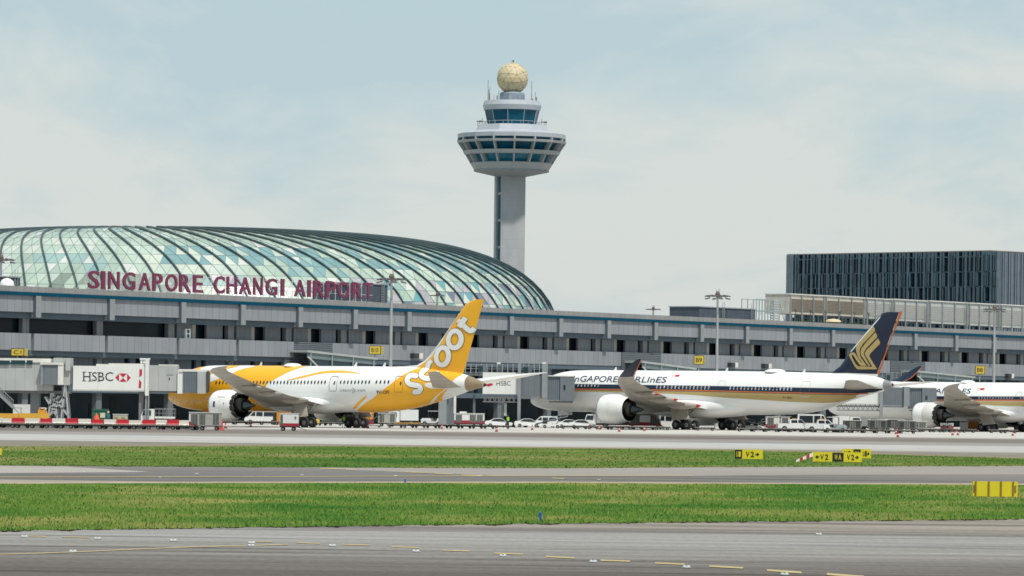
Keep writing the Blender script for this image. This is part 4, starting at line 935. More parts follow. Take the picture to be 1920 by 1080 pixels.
window_row(S, list(np.arange(405.5, 612, 6.38))+list(np.arange(639, 693, 6.7))+[706, 713.6, 721.3, 728.6], yrow, .27, .50, winm)
door_outline(S, 617.5, 632, 705.5, 733.5, lineg); door_outline(S, 740.5, 754.5, 705.5, 735, mat('door outline amber', (.42, .17, .01), .5))
S.decal('door_window', [ell(*S.px2(627.2, 718), .13, .26, 0, 10)], winm, .035, local=True); S.decal('door_window', [ell(*S.px2(751.5, 719), .13, .26, 0, 10)], winm, .035, local=True)
S.decal('cockpit_window', [[(1.55,5.0),(2.5,5.35),(3.4,5.75),(3.5,6.25),(2.9,6.2),(2.0,5.75),(1.5,5.35)]], winm, .04, local=True, mirror=True)
# belly fairing
def fairing(P, x0, x1, zb, zt, w, m):
    mb = MB(); N = 32; rows = 22; vs = []
    for k in range(rows+1):
        t = k/rows; x = x0+(x1-x0)*t; f = math.sin(math.pi*t)**.55 if 0 < t < 1 else .02
        zc = (zb+zt)/2+.55*(1-f); h = (zt-zb)/2*f; ww = w*f
        for i in range(N):
            a = 2*math.pi*i/N; ca, sa = math.cos(a), math.sin(a); sgn = lambda v: (1 if v >= 0 else -1)*abs(v)**.8
            vs.append((x, ww*sgn(sa), zc+h*sgn(ca)))
    fs = [(k*N+i, (k+1)*N+i, (k+1)*N+(i+1) % N, k*N+(i+1) % N) for k in range(rows) for i in range(N)]
    mb.add(vs, fs); return mb.build('belly_fairing', m, P.root, 50)
fairing(S, 15.5, 37.5, 1.78, 4.5, 3.15, wpaint)
def cap_cone(P, m, x0, x1):   # tail exhaust cone
    mb = MB(); vs = []; N = 32; X = [x0+(x1-x0)*k/6 for k in range(7)]
    for x in X:
        zc = (P.top(x)+P.bot(x))/2; h = (P.top(x)-P.bot(x))/2+.012; w = P.hw(x)+.012
        for i in range(N): a = 2*math.pi*i/N; vs.append((x, w*math.sin(a), zc+h*math.cos(a)))
    mb.add(vs, [(k*N+(i+1) % N, k*N+i, (k+1)*N+i, (k+1)*N+(i+1) % N)[::-1] for k in range(6) for i in range(N)]); mb.build('tail_cone', m, P.root, 40)
    x = x1; mb = MB(); mb.M = Matrix.Translation((0, 0, (P.top(x)+P.bot(x))/2)); mb.lathe([(P.hw(x)*.8, x+.01), (P.hw(x)*.75, x+.12), (.05, x+.11)], 16, 'x'); mb.build('exhaust', blackm, P.root)
cap_cone(S, mat('bronze tail metal', (.36, .27, .17), .4, .5, var=.15), 53.3, 55.9)
def wing(P, st, m, winglet=None):
    m = [m, wtop_sunlit]
    for sg in (-1, 1):
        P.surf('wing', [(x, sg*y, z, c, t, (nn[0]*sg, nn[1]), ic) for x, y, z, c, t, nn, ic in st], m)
nU = (0, 1)
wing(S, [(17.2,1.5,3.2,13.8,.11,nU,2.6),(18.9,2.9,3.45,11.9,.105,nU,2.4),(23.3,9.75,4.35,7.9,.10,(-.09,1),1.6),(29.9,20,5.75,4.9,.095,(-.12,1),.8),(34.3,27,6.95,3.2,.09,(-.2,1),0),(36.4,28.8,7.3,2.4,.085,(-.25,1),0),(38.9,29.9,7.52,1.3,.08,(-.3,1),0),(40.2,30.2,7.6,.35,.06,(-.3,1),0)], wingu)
def flapfair(P, L_, m, tip=None):
    for sg in (-1, 1):
        for (x, y, z, ln, r) in L_:
            mb = MB(); mb.M = Matrix.Translation((x, sg*y, z)); pr = [(.02, 0), (r*.5, ln*.08), (r*.85, ln*.22), (r, ln*.42), (r*.85, ln*.65), (r*.5, ln*.86), (.05, ln)]
            mb.lathe(pr, 14, 'x'); mb.v = [(vx, vy, z+(vz-z)*1.25) for vx, vy, vz in mb.v]
            f = mb.build('flap_fairing', m, P.root, 50)
            if tip: mb = MB(); mb.M = Matrix.Translation((x, sg*y, z)); mb.lathe([(r*.42, ln*.9), (r*.3, ln*.97), (.02, ln*1.03)], 10, 'x'); mb.v = [(vx, vy, z+(vz-z)*1.25) for vx, vy, vz in mb.v]; mb.build('fairing_tip', tip, f)
flapfair(S, [(27.2,7.2,3.55,5.2,.42),(29.2,13.2,4.3,4.2,.34),(31.2,18.4,5.05,3.6,.28)], wingu)
wing_tail = lambda P, st, m: [P.surf('stabiliser', [(x, sg*y, z, c, t, (nn[0]*sg, nn[1]), ic) for x, y, z, c, t, nn, ic in st], m) for sg in (-1, 1)]
wing_tail(S, [(47.6,.4,5.25,5.0,.10,nU,-1.5),(48.6,1.6,5.45,4.4,.10,nU,-1.5),(54.9,9.5,7.1,1.9,.09,nU,-2),(55.6,9.9,7.22,1.3,.08,nU,-2)], wingu)
S.decal('stabiliser_root', [c7((85,880),(120,870),(330,900),(300,925),(140,925),(85,905))], white, .05)
def pylon(P, x0, x1, y, z0, z1, m, zr):
    for sg in (-1, 1):
        P.surf('pylon', [(x0, sg*y, z0, x1-x0, .06, (1, 0), 0), (x0+1.1, sg*y, z1, x1-x0-.2, .05, (1, 0), 0)], m)
for sg in (-1, 1):
    e = S.engine(sg*9.75, 2.76, 18.5, 22.95, 25.4, 1.98, 1.50, True)
    if sg < 0:
        S.decal_engine(e, 'maker_mark', -9.75, 2.76, 19.9, 1.98, 3, .32, .75, mat('navy mark', (.02, .03, .10), .5)); S.decal_engine(e, 'drain_mark', -9.75, 2.76, 21.6, 1.94, 6, .12, .22, blackm)
        S.decal_engine(e, 'small_print', -9.75, 2.76, 20.9, 1.98, 32, 1.4, .06, lineg)
for sg in (-1, 1): S.surf('pylon', [(20.0, sg*9.75, 4.2, 5.6, .07, (1, 0), 0), (21.6, sg*9.75, 4.95, 6.0, .06, (1, 0), 0)], wingu)
for sg in (-1, 1):
    S.main_gear(29.55, sg*4.9, .66, 1.5, 3.1)
    mb = MB(); mb.M = Matrix.Rotation(R_(0), 4, 'Z'); mb.add([(27.9, sg*5.6, 3.35), (30.3, sg*5.6, 3.2), (31.2, sg*6.1, 1.5), (29.0, sg*6.1, 1.25), (27.9, sg*5.52, 3.35), (30.3, sg*5.52, 3.2), (31.2, sg*6.02, 1.5), (29.0, sg*6.02, 1.25)], [(0,1,2,3),(7,6,5,4),(0,4,5,1),(1,5,6,2),(2,6,7,3),(3,7,4,0)]); mb.build('gear_door', wingu, S.root)
S.nose_gear(6.6, .5, 2.3, mat('amber gear door', (.62, .22, .02), .5))
for x, z in ((16.5, 7.97), (33.5, 7.97), (38.5, 7.95)):
    mb = MB(); mb.prism([(x, z-.03), (x+.5, z-.03), (x+.55, z+.5), (x+.38, z+.5)], -.03, .03, 'y'); mb.build('blade_antenna', white, S.root)
mb = MB(); mb.M = Matrix.Translation((22.6, 0, 7.9)); mb.lathe([(1.2, 0), (1.1, .22), (.7, .38), (.05, .42)], 20); mb.build('satcom_dome', white, S.root, 50)
# ------------------------------------------------------------------ long white aircraft with the navy tail
Q = Plane('airliner', 'white wide-body airliner with navy and gold stripes and a gold bird on its navy tail', 2.95, 662.07, 40.96, dict(L=65.6,
    top=[(0,3.9),(.12,4.3),(.45,4.8),(1.0,5.45),(1.9,6.25),(3.0,7.0),(4.6,7.75),(6.6,8.2),(9,8.4),(13,8.46),(40,8.42),(55,8.25),(60,8.05),(62.6,7.8),(64.6,7.3),(65.6,6.95)],
    bot=[(0,3.9),(.12,3.6),(.45,3.3),(1.0,3.05),(1.9,2.8),(3.0,2.6),(4.6,2.45),(6.6,2.38),(9,2.36),(42,2.25),(46,2.3),(49.5,2.45),(53.4,2.98),(59,4.55),(62,5.3),(64,5.75),(65.6,6.35)],
    hw=[(0,.02),(.12,.45),(.45,.85),(1.0,1.3),(1.9,1.8),(3.0,2.25),(4.6,2.68),(6.6,2.92),(9,3.02),(13,3.04),(44,3.04),(48,2.92),(53,2.4),(58,1.7),(62,1.02),(64.4,.55),(65.6,.28)]))
Q.fuselage(wpaint)
def q1(*p): return [(980+x/5.047, 640+y/5.047) for x, y in p]
def q2(*p): return [(1240+x/4, 560+y/4) for x, y in p]
xs_ = [1000,1060,1180,1315,1440,1560,1656]
top_ = lambda x: np.interp(x, xs_, [718.5,719.7,721.4,723.4,725.6,728.0,728.8])
nb = lambda x: np.interp(x, [1000,1060,1180,1315,1440,1500,1600,1640,1660], [727.6,728.3,729.5,731.2,734.4,735.8,737.6,735.6,729.4])
XX = list(np.linspace(1010, 1655, 40))
def strip_px(P, name, f0, f1, m, off, X=XX): P.decal(name, None, m, off, tris=([(x, f0(x)) for x in X]+[(x, f1(x)) for x in X], [(i, i+1, len(X)+i+1, len(X)+i) for i in range(len(X)-1)]), mirror=True)
strip_px(Q, 'navy_stripe', top_, nb, navy, .03)
strip_px(Q, 'orange_stripe', lambda x: nb(x)+.1, lambda x: nb(x)+2.2, oran, .03, list(np.linspace(1010, 1628, 38)))
strip_px(Q, 'dark_stripe', lambda x: nb(x)+2.3, lambda x: nb(x)+3.1, navy, .03, list(np.linspace(1010, 1610, 38)))
gb = lambda x: np.interp(x, [1000,1140,1240,1290,1340,1420,1480,1540,1570,1600,1620], [733,735,737.5,739.8,744,749.4,753.2,755.4,754.4,747,741])
strip_px(Q, 'gold_stripe', lambda x: nb(x)+3.3, gb, gold, .03, list(np.linspace(1010, 1606, 38)))
Q.vfin([(7.4,53.2,62.7,.12),(8.1,54.6,62.93,.30),(8.28,55.1,63.0,.33),(9.2,56.6,63.4,.36),(11.3,58.41,64.3,.32),(14,61.1,65.45,.24),(16.08,63.1,66.35,.17),(16.5,63.7,66.53,.13),(16.72,64.4,66.62,.09)], navy)
def c2(*p): return [(1540+x/6.75, 560+y/6.75) for x, y in p]
Q.decal('fin_trailing_edge', [c2((974,165),(1002,158),(1000,185),(850,550),(712,965),(690,958),(772,740),(890,420))], oran, .03, mode='fin', mirror=True)
Q.decal('fin_root', [c2((150,945),(310,940),(500,948),(700,955),(690,1010),(500,1000),(300,975))], wpaint, .032, mode='fin', mirror=True)
Q.decal('fin_leading_edge', [c2((356,668),(738,220),(748,205),(735,245),(560,455),(372,675))], white, .04, mode='fin', mirror=True)
bird = [
 ((655,348),(672,385),(675,415),(560,545),(500,625),(486,680),(498,745),(575,848),(612,856),(560,790),(465,690),(448,650),(440,610),(462,565)),
 ((684,425),(705,470),(700,495),(590,610),(545,670),(542,700),(640,860),(612,858),(510,735),(498,690),(506,645),(530,600)),
 ((715,500),(738,550),(735,570),(640,670),(605,720),(612,745),(695,895),(660,880),(632,855),(560,730),(552,695),(575,655))]
bird = [
 [(655,348),(676,388),(676,412),(600,495),(530,568),(492,628),(484,680),(500,742),(572,850),(548,852),(470,742),(440,660),(436,610),(460,566),(550,462)],
 [(682,425),(702,462),(703,488),(640,552),(572,626),(540,676),(538,706),(612,850),(592,852),(508,720),(496,678),(508,632),(560,560),(620,492)],
 [(712,500),(736,548),(734,572),(680,628),(620,692),(604,728),(646,808),(694,890),(640,880),(632,850),(556,716),(548,694),(568,655),(640,580)]]
for b in bird: Q.decal('bird_emblem', [c2(*b)], gold, .045, mode='fin')
Q.decal('bird_emblem', [c2((345,715),(362,690),(400,678),(425,686),(445,715),(500,800),(548,832),(550,850),(500,848),(470,815),(420,735),(396,708),(384,715),(392,745),(440,830),(470,855),(640,862),(694,893),(460,895),(430,865),(390,790))], gold, .047, mode='fin')
tl_ = mat('navy lettering', (.045, .055, .095), .5)
Q.decal('lettering', None, tl_, .045, tris=txpx('SInGAPORE', 1064.5, 715.2, 1160, 716.4, 10.6, shear=.28, offset=.008))
Q.decal('lettering', None, tl_, .045, tris=txpx('AIRLInES', 1168, 716.6, 1251.5, 717.6, 10.6, shear=.28, offset=.008))
Q.decal('flag', [[(1259.5,703.4),(1275.5,702.9),(1273.4,706.2),(1257.6,706.8)]], redm, .045); Q.decal('flag', [[(1259.2,704.6),(1267,704.3),(1265.6,706.7),(1257.6,706.9)]], white, .06)
Q.decal('registration', None, mat('brown registration', (.10, .07, .03), .6), .045, tris=txpx('9V-SKE', 1467.5, 747.5, 1485, 747.8, 4.2, offset=.015))
window_row(Q, list(np.arange(1084.3, 1124, 6.25)), lambda p: 722.8+.012*(p-1084), .26, .52, ltwin)
window_row(Q, list(np.arange(1231.8, 1330, 6.95)), lambda p: 725.4+.014*(p-1232), .27, .56, ltwin)
window_row(Q, list(np.arange(1369.5, 1485, 6.72)), lambda p: 727.4+.016*(p-1370), .24, .50, ltwin)
door_outline(Q, 1151, 1163, 718, 737, mat('pale outline', (.6, .62, .64), .5)); door_outline(Q, 1345, 1359.5, 714, 740, mat('pale outline', (.6, .62, .64), .5)); door_outline(Q, 1502, 1517.5, 715, 744, mat('pale outline', (.6, .62, .64), .5))
Q.decal('cockpit_window', [[(1.3,5.0),(2.6,5.5),(3.9,6.1),(4.1,6.7),(3.4,6.65),(2.3,6.1),(1.4,5.4)]], blackm, .04, local=True, mirror=True)
fairing(Q, 17.5, 45.5, 1.62, 4.9, 3.3, wpaint)
cap_cone(Q, mat('grey tail metal', (.30, .30, .30), .4, .4, var=.1), 64.4, 65.6)
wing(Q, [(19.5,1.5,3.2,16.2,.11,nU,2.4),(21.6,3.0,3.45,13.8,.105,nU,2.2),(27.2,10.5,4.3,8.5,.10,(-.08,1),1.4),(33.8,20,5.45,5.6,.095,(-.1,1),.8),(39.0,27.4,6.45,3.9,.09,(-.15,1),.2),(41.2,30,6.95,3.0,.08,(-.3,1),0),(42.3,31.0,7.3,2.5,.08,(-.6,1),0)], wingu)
for sg in (-1, 1):
    Q.surf('winglet', [(42.3,sg*31.0,7.3,2.5,.08,(-.6*sg,1),0),(43.5,sg*31.75,7.9,2.2,.08,(-1.3*sg,1),0),(44.8,sg*32.15,8.7,1.7,.08,(-2.5*sg,1),0),(46.2,sg*32.38,9.45,.95,.07,(-3*sg,1),0),(46.9,sg*32.42,9.7,.35,.06,(-3*sg,1),0)], navy)
    Q.surf('winglet_edge', [(44.82,sg*31.0,7.3,.16,.3,(-.6*sg,1),0),(45.72,sg*31.75,7.9,.16,.3,(-1.3*sg,1),0),(46.52,sg*32.15,8.7,.15,.3,(-2.5*sg,1),0),(47.17,sg*32.38,9.45,.12,.3,(-3*sg,1),0),(47.27,sg*32.42,9.7,.1,.3,(-3*sg,1),0)], oran)
flapfair(Q, [(31.8,7.8,3.45,6.2,.46),(33.8,14.2,4.25,5.2,.40),(36.0,20.2,4.95,4.4,.34)], wingu, redm)
wing_tail(Q, [(57.2,.4,6.05,6.6,.10,nU,-1.5),(58.8,2.0,6.25,5.2,.10,nU,-1.5),(64.3,9.0,7.1,2.3,.09,nU,-1),(65.0,9.4,7.18,1.6,.08,nU,-1)], wingu)
for sg in (-1, 1):
    e = Q.engine(sg*10.5, 2.8, 22.6, 27.35, 29.9, 2.14, 1.68, False)
    Q.surf('pylon', [(24.4, sg*10.5, 4.4, 6.6, .07, (1, 0), 0), (25.8, sg*10.5, 4.95, 6.8, .06, (1, 0), 0)], wingu)
    Q.main_gear(33.4, sg*5.3, .70, 2.05, 3.1, 1.73)
    mb = MB(); mb.add([(31.2, sg*6.1, 3.4), (33.9, sg*6.1, 3.3), (35.2, sg*6.7, 1.55), (32.0, sg*6.7, 1.35), (31.2, sg*6.02, 3.4), (33.9, sg*6.02, 3.3), (35.2, sg*6.62, 1.55), (32.0, sg*6.62, 1.35)], [(0,1,2,3),(7,6,5,4),(0,4,5,1),(1,5,6,2),(2,6,7,3),(3,7,4,0)]); mb.build('gear_door', wingu, Q.root)
Q.nose_gear(5.4, .5, 2.7, wpaint)
mb = MB(); mb.M = Matrix.Translation((45.2, 0, 8.3)); mb.lathe([(1.5, 0), (1.4, .25), (.9, .42), (.05, .48)], 20); mb.build('satcom_dome', white, Q.root, 50)
for x in (15.6, 36.2, 50.0): mb = MB(); mb.prism([(x, Q.top(x)-.03), (x+.5, Q.top(x)-.03), (x+.55, Q.top(x)+.45), (x+.38, Q.top(x)+.45)], -.03, .03, 'y'); mb.build('blade_antenna', white, Q.root)
# ------------------------------------------------------------------ third aircraft, cut by the right edge
def sh(tab, a, dx, dzv=-.36): return [(x if x <= a else x+dx, z+dzv) for x, z in tab]
T = Plane('airliner', 'white airliner with navy and gold stripes and saw-toothed engine cut by the right edge', 50.40, 711.94, 40.54, dict(L=67.5,
    top=sh([(0,3.7),(.12,4.05),(.45,4.5),(1.0,5.1),(1.9,5.9),(3.0,6.75),(4.4,7.4),(6.2,7.78),(8.5,7.93),(12,7.97),(36,7.97),(44.3,7.9),(48,7.6),(52.4,7.05),(54.9,6.35),(55.9,6.0)], 20, 11.6),
    bot=sh([(0,3.7),(.12,3.4),(.45,3.12),(1.0,2.85),(1.9,2.55),(3.0,2.3),(4.4,2.1),(6.2,2.0),(8.5,1.98),(34,2.05),(38,2.1),(41,2.3),(44,2.65),(48,3.5),(51.2,4.32),(54.3,5.15),(55.9,5.45)], 20, 11.6),
    hw=sh([(0,0.02),(.12,.42),(.45,.8),(1.0,1.2),(1.9,1.68),(3.0,2.12),(4.4,2.52),(6.2,2.78),(8.5,2.88),(12,2.9),(36,2.9),(40,2.75),(44,2.35),(48,1.75),(52,1.05),(54.9,.5),(55.9,.28)], 20, 11.6, 0)))
T.fuselage(wpaint)
XT = list(np.linspace(1590, 2150, 40)); tt = lambda x: 742.9+.0035*(x-1750)
strip_px(T, 'navy_stripe', tt, lambda x: tt(x)+6.0, navy, .03, XT); strip_px(T, 'orange_stripe', lambda x: tt(x)+6.1, lambda x: tt(x)+8.6, oran, .03, XT)
strip_px(T, 'gold_stripe', lambda x: tt(x)+9.6, lambda x: tt(x)+np.interp(x, [1600,1780,1870,2000,2100], [10.4,11,17.6,19.5,20]), gold, .03, XT)
T.decal('lettering', None, tl_, .045, tris=txpx('SInGAPORE', 1668, 737.0, 1746, 737.4, 8.8, shear=.28, offset=.008))
T.decal('lettering', None, tl_, .045, tris=txpx('AIRLInES', 1752, 737.4, 1821.5, 737.7, 8.8, shear=.28, offset=.008))
T.decal('flag', [[(1832,728.0),(1847,727.8),(1845.5,731.2),(1830.5,731.4)]], redm, .045); T.decal('flag', [[(1831.8,729.2),(1838.5,729.1),(1837.6,731.4),(1830.5,731.5)]], white, .06)
window_row(T, list(np.arange(1836, 1903, 5.2)), lambda p: 746.0+.0035*(p-1750), .24, .42, mat('lilac window', (.30, .26, .30), .4))
window_row(T, list(np.arange(1914, 1935, 5.2)), lambda p: 746.5, .24, .42, mat('lilac window', (.30, .26, .30), .4))
door_outline(T, 1903, 1915.5, 735, 761, mat('pale outline', (.6, .62, .64), .5))
T.decal('cockpit_window', [[(1.55,4.7),(2.5,5.0),(3.4,5.4),(3.5,5.9),(2.9,5.85),(2.0,5.4),(1.5,5.0)]], winm, .04, local=True, mirror=True)
fairing(T, 20.5, 43.5, 1.42, 4.1, 3.15, wpaint)
z_ = -.4
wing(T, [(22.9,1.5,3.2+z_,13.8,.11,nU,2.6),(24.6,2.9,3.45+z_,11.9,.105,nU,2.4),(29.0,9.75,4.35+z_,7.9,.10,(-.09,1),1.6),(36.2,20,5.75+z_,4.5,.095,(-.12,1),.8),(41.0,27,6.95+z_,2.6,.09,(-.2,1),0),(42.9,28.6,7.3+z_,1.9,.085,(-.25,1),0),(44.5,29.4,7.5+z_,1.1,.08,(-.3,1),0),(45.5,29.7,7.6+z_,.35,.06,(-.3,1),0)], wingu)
flapfair(T, [(32.9,7.2,3.15,5.2,.42),(34.9,13.2,3.9,4.2,.34),(36.9,18.4,4.65,3.6,.28)], wingu)
T.vfin([(6.2,53.0,64.0,.10),(7.13,54.3,64.0,.28),(9.1,59.0,64.9,.38),(14.0,63.0,66.6,.21),(16.1,65.5,67.3,.08)], navy)
wing_tail(T, [(59.2,.4,5.0,5.0,.10,nU,-1.5),(60.2,1.6,5.2,4.4,.10,nU,-1.5),(66.3,9.5,6.8,1.9,.09,nU,-2)], wingu)
for sg in (-1, 1):
    e = T.engine(sg*9.75, 2.45, 24.1, 28.6, 31.1, 1.98, 1.50, True)
    T.surf('pylon', [(25.6, sg*9.75, 3.9, 5.6, .07, (1, 0), 0), (27.2, sg*9.75, 4.55, 6.0, .06, (1, 0), 0)], wingu)
    T.main_gear(33.9, sg*4.9, .64, 1.5, 2.6)
    mb = MB(); mb.add([(32.6, sg*5.6, 2.9), (34.9, sg*5.6, 2.8), (35.9, sg*6.1, 1.25), (33.7, sg*6.1, 1.0), (32.6, sg*5.52, 2.9), (34.9, sg*5.52, 2.8), (35.9, sg*6.02, 1.25), (33.7, sg*6.02, 1.0)], [(0,1,2,3),(7,6,5,4),(0,4,5,1),(1,5,6,2),(2,6,7,3),(3,7,4,0)]); mb.build('gear_door', wingu, T.root)
T.nose_gear(6.6, .5, 2.1, wpaint)
mb = MB(); mb.M = Matrix.Translation((26.6, 0, 7.5)); mb.lathe([(1.2, 0), (1.1, .22), (.7, .38), (.05, .42)], 20); mb.build('satcom_dome', white, T.root, 50)
# ================================================================== boarding bridges
brg = mat('bridge pale panel', (.38, .39, .385), .6, var=.06, scale=.6); joints(brg, 1.25, .05, (.27, .28, .28), 0)
brw = mat('bridge white panel', (.66, .665, .64), .5, var=.04, scale=.5); joints(brw, 3.3, .04, (.5, .5, .5), 0)
brd = mat('bridge bellows', (.11, .135, .155), .7, var=.08); joints(brd, .30, .10, (.08, .10, .115), 0)
brk = mat('bridge mid grey', (.13, .15, .17), .6, var=.07, scale=.6); joints(brk, .9, .05, (.10, .115, .13), 0)
brs = mat('bridge underframe', (.16, .165, .165), .6, var=.15); bred = mat('crimson panel mark', (.42, .012, .035), .5); bteal = mat('corridor glazing', (.006, .04, .045), .2)
lgrey = mat('bridge steelwork', (.24, .26, .27), .55, .2, var=.1)
class PxThing:
    """a thing standing at world depth Y whose parts are sized from photo pixels at that depth"""
    def __init__(s, name, label, cat, px, Y, group=None, gz=0.):
        p = at(px, 757, Y); s.X, s.Y = p.x, Y; s.root = thing(name, label, cat, (p.x, Y, 0), 0, group)
    def x(s, px, py=720): return at(px, py, s.Y).x-s.X
    def z(s, px, py): return at(px, py, s.Y).z
    def box(s, name, m, px0, px1, py0, py1, y0=0., y1=2.5, parent=None, mb=None):
        q = mb or MB(); pm = (py0+py1)/2; xm = (px0+px1)/2
        q.box(s.x(px0, pm), s.x(px1, pm), y0, y1, max(0, s.z(xm, py1)), s.z(xm, py0))
        if mb is None: return q.build(name, m, parent or s.root)
    def P(s, px, py, y=0.): p = at(px, py, s.Y); return (p.x-s.X, y, p.z)
    def poly(s, name, pts, m, y, parent=None):
        return MB().add([s.P(a, b, y) for a, b in pts], [list(range(len(pts)))]).build(name, m, parent or s.root)
    def text(s, name, m, t, x0, x1, y0, y1, y, offset=0., parent=None):
        vs, fs = fit2d(text2d(t, offset=offset), 0, 1, 0, 1)
        return MB().add([s.P(x0+(x1-x0)*u, y1-(y1-y0)*v, y) for u, v in vs], fs).build(name, m, parent or s.root)
B = PxThing('boarding_bridge', 'long pale boarding bridge with a white bank advertisement docked at the yellow aircraft nose', 'jet bridge', 135, 586.5)
B.box('corridor', brg, -60, 100, 679, 732, 0, 3.2); B.box('roof', wht, -60, 96, 671.5, 678.9, -.15, 3.4)
for a, b in ((-60, 18.5), (21, 47.5), (50.5, 61.5)): B.box('window', bteal, a, b, 675.5, 683.5, -.22, -.16)
B.box('rotunda', brg, 100, 131.5, 671, 722, -.1, 3.5); B.box('side_cabin', brk, 82, 110, 684, 721, -1.0, -.11); B.box('side_cabin_roof', wht, 77, 120, 680.5, 683.9, -1.2, .0); B.box('side_cabin_post', wht, 110.1, 120, 684, 721.5, -1.1, -.2); B.box('side_cabin_post', lgrey, 78, 81.9, 684, 721.5, -1.05, -.2)
B.box('rotunda_hood', brg, 123.5, 132.5, 671.5, 695, -.5, 3.6); B.box('floor_frame', brs, -60, 131, 732.1, 737, .3, 3)
B.box('link_corridor', brk, 120.5, 136.9, 689, 721, .2, 3.)
tun = B.box('outer_tunnel', brw, 137, 272.5, 686.5, 731, 0, 3.1)
B.box('roof_duct', wht, 180, 203, 682.5, 686.4, .3, 2.); B.box('roof_duct', wht, 203.1, 272, 681.5, 687.5, .3, 2.2)
B.box('tunnel_sill', mat('tunnel sill', (.42, .42, .39), .6), 136.5, 273, 731.1, 733.5, -.08, 3.2)
B.box('inner_tunnel', brg, 279.5, 332.8, 685, 733, .15, 2.95); B.box('roof_duct', wht, 297, 333, 683.5, 686.5, .3, 2.); B.box('cab_sill', brs, 279.6, 331, 733.1, 736, .3, 2.8)
B.box('service_door', mat('door seam', (.30, .31, .31), .6), 312, 325, 701, 703, .10, .14); B.box('service_door_handle', blackm, 316.5, 318, 708, 713, .1, .14)
B.box('lift_column', brw, 272.6, 279.4, 672, 742, -.3, .6); B.box('lift_leg', lgrey, 272, 275, 742.1, 788, -.1, .3); B.box('lift_leg', lgrey, 276.8, 279.6, 742.1, 788, -.1, .3); B.box('lift_leg', brs, 259.5, 268, 733.6, 788, .6, 1.2)
mb = MB()
for q in (264, 269, 277): mb.cyl(B.P(q, 681, 1), B.P(q, 674, 1), .14, n=8); mb.cyl(B.P(q, 674, 1), B.P(q, 671.5, 1), .25, .25, n=8)
mb.build('beacon_cluster', white, B.root)
B.box('cab_frame', brw, 333, 343, 693.5, 738, -.15, 3.2); B.box('cab_bellows', brd, 343.1, 372, 697, 736.5, -.25, 3.0); B.box('cab_roof', wht, 336, 392, 692.5, 696.9, -.3, 3.3)
B.box('cab_panel', brg, 370.5, 387.5, 697, 738, -.42, -.26); mb = MB(); mb.prism([B.P(387.6, 697)[::2], B.P(392, 695)[::2], B.P(389.5, 735)[::2], B.P(387.6, 736)[::2]], -.6, 3.0, 'y'); mb.build('cab_canopy', mat('dark canopy rubber', (.05, .055, .06), .8), B.root)
B.text('lettering', blk, 'HSBC', 156, 212, 697.8, 714.6, -.02, 0.0)
sf = MB()
for q0, q1, yy in ((154.5, 162, 697.5), (165.5, 173, 697.9), (154.5, 162, 714.2), (165.5, 173, 714.5), (182.5, 187, 698.4), (182.5, 187, 714.8)):
    a = B.P(q0, yy, -.025); b = B.P(q1, yy, -.025); sf.box(a[0], b[0], -.03, -.022, a[2]-.035, a[2]+.035)
sf.build('lettering', blk, B.root)
B.poly('emblem', [(216,707.9),(223.2,700.3),(223.2,715.4)], bred, -.02); B.poly('emblem', [(245.2,708.3),(238.3,700.6),(238.3,715.8)], bred, -.02)
B.poly('emblem', [(223.6,700.2),(237.9,700.4),(230.8,707.8)], bred, -.02); B.poly('emblem', [(223.6,715.6),(237.9,715.8),(230.8,708.6)], bred, -.02)
B.poly('emblem', [(261.5,692.3),(266.4,692.4),(266.3,703),(261.2,708)], bred, -.02); B.poly('emblem', [(261,711.5),(265.3,716.5),(264.2,727.8),(259.8,727.6)], bred, -.02)
tr = MB()
for y in (0, 2.4):
    for a, b in (((96, 737), (91, 781)), ((99, 737), (107, 779)), ((122, 722), (115, 781)), ((123, 722), (128, 781)), ((91, 781), (122, 742)), ((84, 744), (107, 781)), ((100, 744), (127, 779)), ((110, 742), (96, 765))): tr.bar(B.P(*a, y), B.P(*b, y), .20)
for a in ((91, 781), (107, 779), (115, 781), (128, 781)): tr.bar(B.P(*a, 0), B.P(*a, 2.4), .15)
for a in ((91, 781), (107, 779), (115, 781), (128, 781)):
    for y in (0, 2.4): tr.bar(B.P(*a, y), (B.P(*a)[0], y, 0), .18)
tr.build('support_truss', mat('truss silver', (.42, .44, .45), .45, .3), B.root)
MB().box(B.x(55), B.x(72), 1.5, 3.2, 0, B.z(60, 737)).build('support_pier', plain, B.root); MB().box(B.x(98), B.x(112), 2.6, 4, 0, B.z(100, 722)).build('support_pier', plain, B.root)
st = MB()
for y in (-1.6, -.7): st.bar(B.P(-12, 727, y), B.P(27, 764, y), .09, .35); st.bar(B.P(-12, 714, y), B.P(27, 751, y), .05); st.bar(B.P(-12, 720, y), B.P(27, 757.5, y), .04)
for k in range(12):
    a = B.P(-12+39*k/11, 727+37*k/11, -1.6); st.box(a[0]-.15, a[0]+.15, -1.6, -.7, a[2]-.03, a[2]+.03); st.bar(a, (a[0], -1.6, a[2]+1.0), .04)
a = B.P(27, 764); b = B.P(42, 766); st.box(a[0], b[0], -1.7, -.6, a[2]-.1, a[2]); st.bar((b[0], -1.6, a[2]), (b[0], -1.6, 0), .12); st.bar((a[0], -1.6, a[2]), (b[0]+1.2, -1.6, 0), .12)
st.build('stair', lgrey, B.root)
